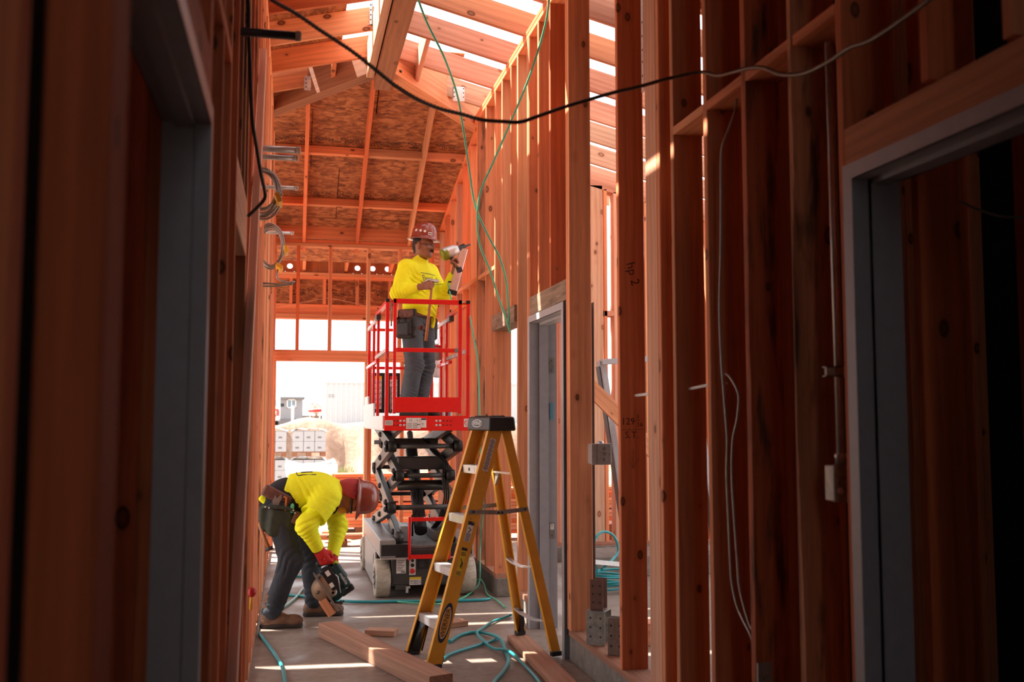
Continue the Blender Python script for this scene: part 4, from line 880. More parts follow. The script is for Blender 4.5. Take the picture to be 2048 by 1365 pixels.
# scissor arms
Z = [.475, .722, .985, 1.228, 1.405]; YF, YB = 8.36, 9.93
def arm(x, p, q, nm='scissor_arm'):
    a, b = Vector((x, *p)), Vector((x, *q)); o = P_(nm, MB().beam(a, b, .052, .098, (0, 0, 1), .006), 'lift_grey')
    for e in (a, b): P_('pivot_boss', MB().cyl(e - Vector((.036, 0, 0)), e + Vector((.036, 0, 0)), .046, 16), 'lift_grey', o)
    s = 1 if x > LX else -1
    for t in (.12, .5, .88): c = a.lerp(b, t); P_('pivot_pin', MB().lathe([(.026, 0), (.026, .012), (.016, .016), (.016, .022)], c + Vector((s * .026, 0, 0)), (s, 0, 0), 10), 'steel_dark', o)
    return o
XO, XI = .278, .213
for i in range(4):
    fo = XO if i % 2 == 0 else XI; fi = XI if i % 2 == 0 else XO
    for s in (-1, 1):
        arm(LX + s * fi, (YF, Z[i]), (YB, Z[i + 1])); arm(LX + s * fo, (YB, Z[i]), (YF, Z[i + 1]))
for z, w in ((Z[1], XO), (Z[2], XI), (Z[3], XO)):
    P_('cross_tube', MB().cyl((LX - w, YF, z), (LX + w, YF, z), .021, 14), 'lift_grey')
for z in Z[1:4]: P_('cross_tube', MB().cyl((LX - .30, YB, z), (LX + .30, YB, z), .021, 14), 'lift_grey')
P_('torsion_beam', MB().box((LX - .20, 8.62, 1.02), (LX + .20, 8.80, 1.13), .01), 'lift_grey'); P_('torsion_beam', MB().box((LX - .22, 9.1, 1.20), (LX + .22, 9.25, 1.28), .01), 'lift_grey')
tb = P_('torsion_beam', MB().cyl((LX - .19, 8.72, .88), (LX + .19, 8.72, .88), .045, 16), 'lift_grey')
pl = P_('pinch_label', MB().box((.90, 8.40, .975), (.975, 8.405, 1.03), .002), 'black_plastic'); oval((.928, 8.399, 1.002), .020, .020, Vector((1, 0, 0)), Vector((0, 0, 1)), (0, -.001, 0), 'white_label', 'sign_disc', pl); oval((.928, 8.398, 1.002), .020, .020, Vector((1, 0, 0)), Vector((0, 0, 1)), (0, -.001, 0), 'red_label', 'sign_ring', pl, hole=.005)
P_('lift_cylinder', MB().cyl((LX, 8.6, .50), (LX + .02, 9.5, 1.16), .055, 18), 'steel_dark'); P_('cylinder_rod', MB().cyl((LX + .015, 9.2, .94), (LX + .03, 9.75, 1.32), .03, 14), 'galv')
P_('guide_channel', MB().box((LX + .10, 8.5, .43), (LX + .16, 9.9, .50)).box((LX - .16, 8.5, .43), (LX - .10, 9.9, .50)), 'lift_light')
for k in range(3):
    x = LX + .12 + .018 * k; P_('hydraulic_hose', MB().tube(spline([(x, 8.8, .5), (x + .03, 8.55, .62), (x + .06, 8.45, .80), (x + .04, 8.42, .97), (x + .055, 8.5, 1.08), (x - .03, 8.6, 1.18), (x - .08, 8.8, 1.28)], 6), .008, 6), 'cord_black')
for k in range(2):
    x = LX - .06 - .02 * k; P_('hydraulic_hose', MB().tube(spline([(x, 8.7, .45), (x - .02, 8.5, .6), (x + .02, 8.45, .72), (x + .05, 8.7, .86), (x + .03, 9.0, .95)], 6), .008, 6), 'cord_black')
P_('arm_stop', MB().box((LX - .20, 8.42, .43), (LX - .12, 8.62, .56), .01), 'lift_light')
# platform
PX0, PX1, PB = .735, 1.447, 10.42
pf = P_('platform_floor', MB().box((PX0 + .01, LF + .02, 1.455), (PX1 - .01, PB, 1.482)), 'lift_deck')
fa = P_('platform_fascia', MB().box((PX0, LF - .01, 1.36), (PX1, LF + .012, 1.482), .004), 'red_paint', None, 'red front edge of the platform with data labels')
for s, x in ((-1, PX0), (1, PX1)): P_('platform_side', MB().box((x - s * .0 - (.012 if s < 0 else 0), LF + .013, 1.375), (x + (.0 if s < 0 else .012), PB, 1.482), .003).box((x + (.0 if s < 0 else -.03), LF + .013, 1.362), (x + (.03 if s < 0 else 0), PB, 1.375)), 'white_paint')
P_('slide_out_deck', MB().box((PX0 - .01, 9.2, 1.482), (PX0 + .006, PB, 1.60), .002).box((PX0 - .01, 9.9, 1.60), (PX0 + .006, PB - .1, 1.68), .002), 'white_paint'); P_('slide_out_deck', MB().box((PX1 - .006, 9.2, 1.482), (PX1 + .01, PB, 1.60), .002), 'white_paint')
P_('platform_rail', MB().box((PX0 + .05, LF + .05, 1.37), (PX0 + .11, PB, 1.455)).box((PX1 - .11, LF + .05, 1.37), (PX1 - .05, PB, 1.455)), 'lift_grey')
def fl(name, x0, x1, z0, z1, mat, par=fa, o_=.0110): return P_(name, MB().box((x0, LF - o_ - .0008, z0), (x1, LF - o_ + .0005, z1)), mat, par)
q = fl('info_label', .742, .805, 1.405, 1.445, 'white_label')
for k in range(4): fl('print_line', .747, .80, 1.412 + .008 * k, 1.415 + .008 * k, 'pencil', q, .0122)
q = fl('load_label', .915, 1.035, 1.375, 1.465, 'white_label')
for x, t_ in ((.953, '11'), (1.005, '1'), (1.025, '1')): text('print_text', t_, .03, 'ink', (x, LF - .0122, 1.445), (1, 0, 0), (0, 0, 1), q)
for x in (.922, .97): 
    for k in range(4): fl('print_line', x, x + .04, 1.385 + .011 * k, 1.388 + .011 * k, 'pencil', q, .0122)
fl('print_line', 1.005, 1.028, 1.408, 1.414, 'ink', q, .0122)
q = fl('capacity_label', 1.038, 1.082, 1.385, 1.462, 'white_label'); fl('print_line', 1.040, 1.08, 1.448, 1.460, 'logo_blue', q, .0122); text('print_text', 'T', .03, 'ink', (1.052, LF - .0122, 1.41), (1, 0, 0), (0, 0, 1), q)
q = fl('prohibition_label', 1.395, 1.446, 1.39, 1.458, 'white_label'); oval((1.421, LF - .0120, 1.424), .022, .022, Vector((1, 0, 0)), Vector((0, 0, 1)), (0, -.001, 0), 'red_label', 'sign_ring', q, hole=.005); put('sign_bar', MB().beam((1.407, LF - .0125, 1.438), (1.435, LF - .0125, 1.41), .004, .001, (0, 1, 0)), 'red_label', q)
for x in (.868, .898, 1.165, 1.195):
    for z in (1.405, 1.44): P_('bolt', MB().lathe([(.010, 0), (.010, .004), (.005, .007)], (x, LF - .010, z), (0, -1, 0), 10), 'galv', fa)
for x in (.815, .845, 1.225, 1.255, 1.285): 
    for z in (1.405, 1.44): fl('slot', x - .007, x + .007, z - .004, z + .004, 'ink')
# guard rails
ZT, ZM, tb_ = 2.445, 2.025, .032
def post(x, y, z0=1.482, z1=ZT, cap=True, mat='red_paint', w=.030):
    o = P_('rail_post', MB().box((x - w / 2, y - w / 2, z0), (x + w / 2, y + w / 2, z1), .003), mat)
    if cap: P_('post_cap', MB().box((x - w / 2 - .001, y - w / 2 - .001, z1 - .026), (x + w / 2 + .001, y + w / 2 + .001, z1 + .004), .002), 'black_plastic', o)
for x in (.756, 1.430): post(x, LF + .015, 1.36)
for x in (.771, 1.418): post(x, PB - .04, cap=False)
for x, y in ((.765, 9.7), (1.424, 9.7), (.765, 9.2), (1.424, 9.35)): post(x, y, z1=ZT - .03, cap=False, w=.026)
plain('rail_sunlit', (.60, .48, .46), .35, .3, .25, vs_=12)  # red rails catching sun, their brightness put into the colour
for s, x in ((-1, .758), (1, 1.430)):
    P_('top_rail', MB().beam((x, LF + .03, ZT - .02), (x - s * .0, 9.3, ZT - .02), tb_, .036, (0, 0, 1), .003), 'red_paint'); P_('top_rail', MB().beam((x + .008 * -s, 9.1, ZT - .062), (x - s * .008, PB - .04, ZT - .062), tb_, .036, (0, 0, 1), .003), 'rail_sunlit')
    P_('mid_rail', MB().beam((x, LF + .03, ZM), (x, 9.3, ZM), tb_, .03, (0, 0, 1), .003), 'rail_sunlit'); P_('mid_rail', MB().beam((x, 9.15, ZM - .04), (x, PB - .04, ZM - .04), tb_, .03, (0, 0, 1), .003), 'red_paint')
    P_('rail_clamp', MB().box((x - .022, 9.08, ZT - .085), (x + .022, 9.26, ZT - .036), .004), 'lift_grey'); P_('rail_latch', MB().cyl((x, 9.16, ZT - .05), (x, 9.16, ZT + .03), .008, 8), 'steel_dark')
for z in (ZT - .062, ZM - .04): P_('back_rail', MB().beam((.77, PB - .04, z), (1.42, PB - .04, z), .03, .03, (0, 0, 1), .003), 'red_paint')
# entry gate
ga = P_('gate', MB().box((.803, LF - .012, 1.50), (.829, LF + .016, ZT + .005), .003).box((1.345, LF - .012, 1.50), (1.377, LF + .016, ZT + .005), .003).box((.803, LF - .012, ZT - .035), (1.377, LF + .016, ZT + .005), .003).box((.829, LF - .010, 2.008), (1.345, LF + .012, 2.042), .003), 'red_paint', None, 'bright red gate frame with solid kick plate')
P_('kick_plate', MB().box((.815, LF - .014, 1.512), (1.372, LF - .006, 1.635), .002), 'red_paint', ga)
P_('hinge_pin', MB().cyl((.788, LF + .008, 2.22), (.788, LF + .008, 2.42), .007, 8), 'galv_dull', ga); P_('hinge_pin', MB().cyl((.788, LF + .008, 1.50), (.788, LF + .008, 1.72), .007, 8), 'galv_dull', ga); P_('latch', MB().box((1.315, LF - .016, 2.01), (1.345, LF + .016, 2.045), .003), 'galv_dull', ga)
for x in (.788, 1.395): P_('gate_link', MB().box((x - .012, LF + .005, ZT - .03), (x + .02, LF + .02, ZT - .015)), 'red_paint', ga)
P_('pull_ring', MB().tube([(.782 + .034 * math.cos(k * .4488), LF - .006, 1.975 + .034 * math.sin(k * .4488)) for k in range(14)], .0022, 6, closed=True), 'galv_dull', ga); P_('pull_ring', MB().tube([(1.425 + .022 * math.cos(k * .4488), LF - .012, 1.965 + .026 * math.sin(k * .4488)) for k in range(14)], .0022, 6, closed=True), 'red_paint', ga)
# instruction board at the far end
yb2 = PB - .075
ib = P_('instruction_board', MB().box((.80, yb2, 1.52), (1.09, yb2 + .02, 1.935), .006), 'black_plastic', None, 'black board with white prohibition signs')
for x0, x1 in ((.825, .90), (.985, 1.06)):
    P_('sign_sheet', MB().box((x0, yb2 - .003, 1.56), (x1, yb2 - .001, 1.90)), 'white_label', ib); P_('sign_header', MB().box((x0, yb2 - .0045, 1.865), (x1, yb2 - .0028, 1.90)), 'red_label' if x0 > .9 else 'tape_yellow', ib)
    for c in (0, 1):
        for k in range(5):
            cx, cz = x0 + .019 + .038 * c, 1.835 - .057 * k; oval((cx, yb2 - .0032, cz), .017, .022, Vector((1, 0, 0)), Vector((0, 0, 1)), (0, -.0012, 0), 'red_label', 'sign_ring', ib, 16, hole=.004)
            put('sign_figure', MB().beam((cx - .006, yb2 - .004, cz - .010), (cx + .005, yb2 - .004, cz + .010), .006, .001, (0, 1, 0)), 'ink', ib)
# operator's control box on the right rail
cb_ = P_('control_box', MB().box((1.245, 9.55, 2.03), (1.405, 9.72, 2.15), .006), 'lift_light', None, 'grey control box with a black joystick'); P_('box_bracket', MB().prism([(1.40, 9.53, 2.02), (1.415, 9.53, 2.25), (1.385, 9.53, 2.25)], (0, .2, 0)).box((1.33, 9.56, 2.15), (1.40, 9.72, 2.17)), 'red_paint', cb_); P_('joystick', MB().lathe([(.022, 0), (.018, .03), (.016, .12), (.024, .15), (.024, .25), (.012, .27)], (1.28, 9.60, 2.15), (0, 0, 1), 12), 'black_plastic', cb_)
P_('toggle', MB().box((1.335, 9.56, 2.168), (1.375, 9.60, 2.185), .003), 'white_label', cb_); P_('control_cable', MB().tube(spline([(1.27, 9.62, 2.03), (1.22, 9.60, 1.9), (1.20, 9.6, 1.75), (1.22, 9.62, 1.6), (1.26, 9.64, 1.5)], 6), .005, 6), 'cord_black', cb_)
o = tag(put('document_tube', MB().lathe([(.0, 0), (.05, .01), (.055, .05), (.055, .20), (.04, .22), (.0, .225)], (1.40, 9.95, 1.87), (.15, 0, 1), 14), 'white_paint'), 'white rounded canister strapped to the lift railing behind the control box', 'canister')
# ================================================================== people: bodies and clothes grown as smooth blended volumes
def V(*a): return np.array(a, float)
def unit(a): a = np.asarray(a, float); return a / np.linalg.norm(a)
def cap(a, b, ra, rb=None, k=.02): return ('c', V(*a), V(*b), ra, ra if rb is None else rb, k)
def ell(c, r, ax=None, k=.02):
    """ellipsoid; ax = rows of local axes"""
    return ('e', V(*c), V(*r), np.eye(3) if ax is None else np.array([unit(q) for q in ax]), k)
def rbox(c, half, rad, ax=None, k=.0): return ('b', V(*c), V(*half), rad, np.eye(3) if ax is None else np.array([unit(q) for q in ax]), k)
def pdist(q, P):
    if q[0] == 'c':
        _, a, b, ra, rb, k = q; ba = b - a; L = max(1e-9, ba @ ba); t = np.clip((P - a) @ ba / L, 0, 1); return np.linalg.norm(P - a - t[:, None] * ba, axis=1) - (ra + t * (rb - ra))
    if q[0] == 'e':
        _, c, r, ax, k = q; L = (P - c) @ ax.T; k0 = np.linalg.norm(L / r, axis=1); k1 = np.linalg.norm(L / r ** 2, axis=1); return np.where(k1 > 1e-9, k0 * (k0 - 1) / np.maximum(k1, 1e-9), -r.min())
    _, c, hf, rad, ax, k = q; L = np.abs((P - c) @ ax.T) - hf + rad; return np.linalg.norm(np.maximum(L, 0), axis=1) + np.minimum(L.max(axis=1), 0) - rad
def sdf(prims, P, cuts=(), disp=None):
    d = np.full(len(P), 9.0)
    for q in prims:
        e = pdist(q, P); k = q[-1]
        if k > 0: h = np.clip(k - np.abs(d - e), 0, None) / k; d = np.minimum(d, e) - h * h * k * .25
        else: d = np.minimum(d, e)
    if disp is not None: d = d + disp(P)
    for c in cuts:
        if c[0] == 'p': d = np.maximum(d, (P - V(*c[1])) @ unit(c[2]))          # keep the side the normal points away from
        else: d = np.maximum(d, -pdist(c[1], P))                                 # subtract a primitive
    return d
def bounds(prims, pad):
    lo, hi = np.full(3, 9e9), np.full(3, -9e9)
    for q in prims:
        if q[0] == 'c': pts = [q[1] - q[3], q[1] + q[3], q[2] - q[4], q[2] + q[4]]
        else: m = max(q[2]) * (1 if q[0] == 'e' else 1.75); pts = [q[1] - m, q[1] + m]
        for p in pts: lo = np.minimum(lo, p); hi = np.maximum(hi, p)
    return lo - pad, hi + pad
def grow(prims, h, cuts=(), disp=None):
    """surface-net mesh of the blended volume, cell size h"""
    lo, hi = bounds(prims, 4 * h); C = 4; n = np.ceil((hi - lo) / (h * C)).astype(int) + 1
    g = [lo[i] + (np.arange(n[i]) + .5) * h * C for i in range(3)]
    G = np.stack(np.meshgrid(*g, indexing='ij'), -1).reshape(-1, 3); dc = sdf(prims, G, cuts, disp).reshape(n)
    F = np.repeat(np.repeat(np.repeat(dc, C, 0), C, 1), C, 2).astype(np.float32)
    act = np.argwhere(np.abs(dc) < h * C * 2.0)
    sub = np.stack(np.meshgrid(*[np.arange(C)] * 3, indexing='ij'), -1).reshape(-1, 3)
    idx = (act[:, None, :] * C + sub[None]).reshape(-1, 3); P = lo + (idx + .5) * h
    # evaluate in local groups, each with only the volumes that reach it
    bs = [bounds([q], .09) for q in prims]; key = act // 6; key = (key[:, 0] * 4096 + key[:, 1]) * 4096 + key[:, 2]; ks = np.unique(key); per = C ** 3
    key = np.repeat(key, per); order = np.argsort(key, kind='stable'); ck = np.searchsorted(key[order], ks); ck = list(ck) + [len(order)]
    for a_, b_ in zip(ck, ck[1:]):
        sel = order[a_:b_]; Q = P[sel]; ql, qh = Q.min(0), Q.max(0); near = [q for q, (l_, h_) in zip(prims, bs) if (l_ <= qh).all() and (h_ >= ql).all()]
        I = idx[sel]; F[I[:, 0], I[:, 1], I[:, 2]] = sdf(near, Q, cuts, disp) if near else 1.0
    N = np.array(F.shape); neg = F < 0
    cnt = np.zeros(N - 1, np.int8)
    for a in (0, 1):
        for b in (0, 1):
            for c in (0, 1): cnt += neg[a:N[0] - 1 + a, b:N[1] - 1 + b, c:N[2] - 1 + c]
    cells = np.argwhere((cnt > 0) & (cnt < 8)); vid = np.full(N - 1, -1, np.int64); vid[cells[:, 0], cells[:, 1], cells[:, 2]] = np.arange(len(cells))
    acc = np.zeros((len(cells), 3)); w = np.zeros(len(cells)); corner = [(a, b, c) for a in (0, 1) for b in (0, 1) for c in (0, 1)]
    for i, p in enumerate(corner):
        for q in corner[i + 1:]:
            if sum(abs(x - y) for x, y in zip(p, q)) != 1: continue
            A = cells + p; B = cells + q; fa = F[A[:, 0], A[:, 1], A[:, 2]]; fb = F[B[:, 0], B[:, 1], B[:, 2]]; m = (fa < 0) != (fb < 0)
            t = np.where(m, fa / np.where(m, fa - fb, 1), 0)[:, None]; acc += np.where(m[:, None], A + t * (B - A), 0); w += m
    verts = lo + (acc / np.maximum(w, 1)[:, None] + .5) * h
    faces = []
    for ax in range(3):
        o1, o2 = [(1, 2), (2, 0), (0, 1)][ax]; sl = [slice(None)] * 3; sl[ax] = slice(0, N[ax] - 1); s2 = list(sl); s2[ax] = slice(1, N[ax])
        E = np.argwhere(neg[tuple(sl)] != neg[tuple(s2)]); E = E[(E[:, o1] > 0) & (E[:, o2] > 0) & (E[:, o1] < N[o1] - 1) & (E[:, o2] < N[o2] - 1)]
        flip = neg[E[:, 0], E[:, 1], E[:, 2]]; q = []
        for d1, d2 in ((0, 0), (1, 0), (1, 1), (0, 1)):
            D = E.copy(); D[:, o1] -= d1; D[:, o2] -= d2; q.append(vid[D[:, 0], D[:, 1], D[:, 2]])
        q = np.stack(q, 1); q = q[(q >= 0).all(1)] if (q < 0).any() else q
        faces.append(q)
    return verts, np.concatenate(faces)
def flesh(name, prims, h, mat, parent, cuts=(), disp=None, label=None):
    v, f = grow(prims, h, cuts, disp)
    if parent is not None: v = v - np.array(parent.location)
    me = bpy.data.meshes.new(name); me.from_pydata(v.tolist(), [], f.tolist()); me.materials.append(M(mat)); me.update()
    bm = bmesh.new(); bm.from_mesh(me); bmesh.ops.recalc_face_normals(bm, faces=bm.faces[:]); bm.to_mesh(me); bm.free()
    me.polygons.foreach_set('use_smooth', [True] * len(me.polygons)); o = bpy.data.objects.new(name, me); COL.objects.link(o)
    if parent is not None: o.parent = parent
    if label: o['label'] = label
    return o
def hand(wrist, d, n, s, curls=((60, 130, 200),) * 4, thumb=(.55, .35, .5), sc=1.0, fat=1.0, k=.006, spread=0.0):
    """d wrist->knuckles, n palm normal, s towards the index side"""
    d, n, s = unit(d), unit(n), unit(s); w = np.asarray(wrist, float); out = []
    for o_ in (.026, .008, -.010, -.027): out.append(cap(w + s * o_ * .55 * sc, w + d * .082 * sc + s * o_ * sc, .0135 * sc * fat, .0125 * sc * fat, .012))
    for i, o_ in enumerate((.027, .009, -.009, -.026)):
        b = w + d * (.084, .088, .085, .078)[i] * sc + s * o_ * sc; L = np.array([(.043, .026, .021), (.047, .029, .022), (.043, .027, .021), (.034, .021, .018)][i]) * sc; sp = s * spread * (1.5 - i)
        for j in range(3):
            a = R(curls[i][j]); e = b + unit(d * math.cos(a) + n * math.sin(a) + sp) * L[j]; out.append(cap(b, e, (.0100, .0093, .0086)[j] * sc * fat, (.0093, .0086, .0076)[j] * sc * fat, k if j == 0 else .003)); b = e
    b = w + d * .022 * sc + s * .022 * sc; t1 = unit(d * thumb[0] + n * thumb[1] + s * thumb[2]); e = b + t1 * .042 * sc; out.append(cap(b, e, .0145 * sc * fat, .0115 * sc * fat, .010))
    t2 = unit(d * (thumb[0] + .3) + n * (thumb[1] + .35) - s * .15); e2 = e + t2 * .033 * sc; out.append(cap(e, e2, .0110 * sc * fat, .0095 * sc * fat, .004)); t3 = unit(d * .5 + n * .7 - s * .45); out.append(cap(e2, e2 + t3 * .022 * sc, .0095 * sc * fat, .008 * sc * fat, .004))
    return out
def head(c, up, face, k=.02):
    """head volumes; c centre of the skull"""
    u, f = unit(up), unit(face); f = unit(f - u * (f @ u)); l = np.cross(u, f); A = (l, f, u); c = np.asarray(c, float)
    def q(x, y, z): return c + l * x + f * y + u * z
    o = [ell(q(0, -.012, .025), (.076, .097, .095), A, .02), ell(q(0, .02, -.05), (.060, .068, .075), A, .03), ell(q(0, .062, -.088), (.034, .026, .024), A, .03), cap(q(.05, .0, -.05), q(.022, .062, -.09), .020, .018, .03), cap(q(-.05, .0, -.05), q(-.022, .062, -.09), .020, .018, .03),
         cap(q(-.035, .075, .022), q(.035, .075, .022), .014, .014, .018), cap(q(0, .084, .012), q(0, .104, -.024), .009, .013, .012), ell(q(.011, .094, -.030), (.009, .010, .008), A, .008), ell(q(-.011, .094, -.030), (.009, .010, .008), A, .008),
         ell(q(.042, .066, -.018), (.022, .018, .018), A, .02), ell(q(-.042, .066, -.018), (.022, .018, .018), A, .02), cap(q(-.020, .082, -.058), q(.020, .082, -.058), .0075, .0075, .006), cap(q(-.016, .081, -.068), q(.016, .081, -.068), .008, .008, .006)]
    for s in (-1, 1): o += [ell(q(s * .079, -.010, -.008), (.010, .020, .033), (l, f, u), .006), ell(q(s * .081, -.006, -.038), (.008, .011, .012), (l, f, u), .006)]
    return o, q, (l, f, u)
def folds(amp, freqs, centers=None):
    """cloth creases: ridged waves, stronger near given joints (centre, radius, direction)"""
    def g(P):
        d = np.zeros(len(P))
        for c, r, dr, f in centers or []:
            w = np.exp(-np.sum((P - np.asarray(c)) ** 2, 1) / r ** 2); d += -amp * w * (np.abs(np.sin((P @ unit(dr)) * f + 1.3 * np.sin(P[:, 0] * 21 + P[:, 2] * 17))) - .45) * 2
        d += amp * .35 * np.sin(P[:, 0] * freqs + 2 * np.sin(P[:, 2] * 9)) * np.sin(P[:, 2] * freqs * .8 + P[:, 1] * 14); return d
    return g
def hard_hat(par, c, up, face, r=(.108, .128), label=None, brimw=.034, stickers=(), nm='hard_hat', tall=1.0):
    """full brimmed hard hat: ribbed oval dome + brim"""
    u, f = unit(up), unit(face); f = unit(f - u * (f @ u)); l = np.cross(u, f); c = np.asarray(c, float); n = 40; mb = MB()
    prof = [(1 + brimw / .115, -.012), (1 + brimw / .115, -.005), (1.10, .004), (1.02, .010), (1.0, .022), (.985, .05), (.93, .085), (.82, .115), (.64, .137), (.40, .150), (.15, .155), (0, .156)]
    prof = [(a, h * (tall if h > .02 else 1)) for a, h in prof]
    prof_in = [(0, .150 * tall), (.5, .138 * tall), (.9, .085 * tall), (.955, .02), (1.05, -.004)]
    vs_ = []
    for k_, (a, h) in enumerate(prof + prof_in):
        for j in range(n):
            t = 2 * math.pi * j / n; x, y = math.cos(t), math.sin(t); fr = 1.0
            if 1.05 < a: h2 = h - .010 * max(0, y) ** 2 - .006 * max(0, -y); fr = 1 + .10 * max(0, y) ** 3
            else: h2 = h + (.006 * math.exp(-(x * a / .14) ** 2) if 4 < k_ < 12 else 0)
            vs_.append(c + l * r[0] * a * x * fr + f * r[1] * a * y * fr + u * h2)
    m = len(prof + prof_in); mb.add(vs_, [(i * n + j, i * n + (j + 1) % n, (i + 1) * n + (j + 1) % n, (i + 1) * n + j) for i in range(m - 1) for j in range(n)] + [((m - 1) * n + j, (m - 1) * n + (j + 1) % n, (j + 1) % n, j) for j in range(n)], True)
    o = put(nm, mb, 'hat_brown', par, label)
    for az, h, rad, m_ in stickers:
        a = R(az); i = [k for k in range(4, 10) if prof[k][1] <= h][-1]; p, q_ = prof[i], prof[i + 1]; t = (h - p[1]) / (q_[1] - p[1]); aa = p[0] + (q_[0] - p[0]) * t
        pt = lambda a_, s_: c + l * r[0] * s_ * math.cos(a_) + f * r[1] * s_ * math.sin(a_) + u * h
        pos = pt(a, aa * 1.012); nr = unit((l * math.cos(a) / r[0] + f * math.sin(a) / r[1]) * .1 + u * (h * 4.5)); tx = unit(np.cross(u, nr)); ty = np.cross(nr, tx)
        if m_ == 'disc': oval(pos, rad, rad, Vector(tx), Vector(ty), Vector(nr) * .002, 'sticker', 'sticker', o, 16)
        else:
            mb = MB().obox(pos, (rad * 2, rad * 1.5, .003), Matrix([list(tx), list(ty), list(nr)]).transposed()); q2 = put('sticker', mb, 'sticker', o); put('sticker_print', MB().obox(pos + nr * .0018, (rad * 1.7, rad * .5, .001), Matrix([list(tx), list(ty), list(nr)]).transposed()), 'ink', o)
    return o
def boot(ankle, heel_dir, L=.27, zs=0.0, par=None, mat='boot'):
    a = np.asarray(ankle, float); f = unit((heel_dir[0], heel_dir[1], 0)); s = np.cross((0, 0, 1), f); hl = a - f * .065; 
    def q(x, y, z): return np.array((a[0], a[1], zs)) + f * x + s * y + np.array((0, 0, z))
    pr = [cap(q(-.01, 0, .13), q(-.005, 0, .20), .050, .052, .03), cap(q(-.035, 0, .055), q(-.01, 0, .13), .040, .048, .03), cap(q(-.035, 0, .045), q(.06, .0, .055), .040, .042, .03), cap(q(.05, .006, .045), q(.15, .006, .040), .040, .038, .03), ell(q(.155, .004, .045), (.062, .048, .040), (f, s, (0, 0, 1)), .03)]
    o = flesh('boot', pr, .005, mat, par, [('p', q(0, 0, .022), (0, 0, -1))])
    so = [cap(q(-.04, 0, .012), q(.05, 0, .012), .043, .042, .03), cap(q(.05, .005, .012), q(.165, .004, .012), .042, .050, .03)]
    sole = flesh('sole', so, .005, 'boot_sole', o if False else par, [('p', q(0, 0, .030), (0, 0, 1)), ('p', q(0, 0, .001), (0, 0, -1))]); return o

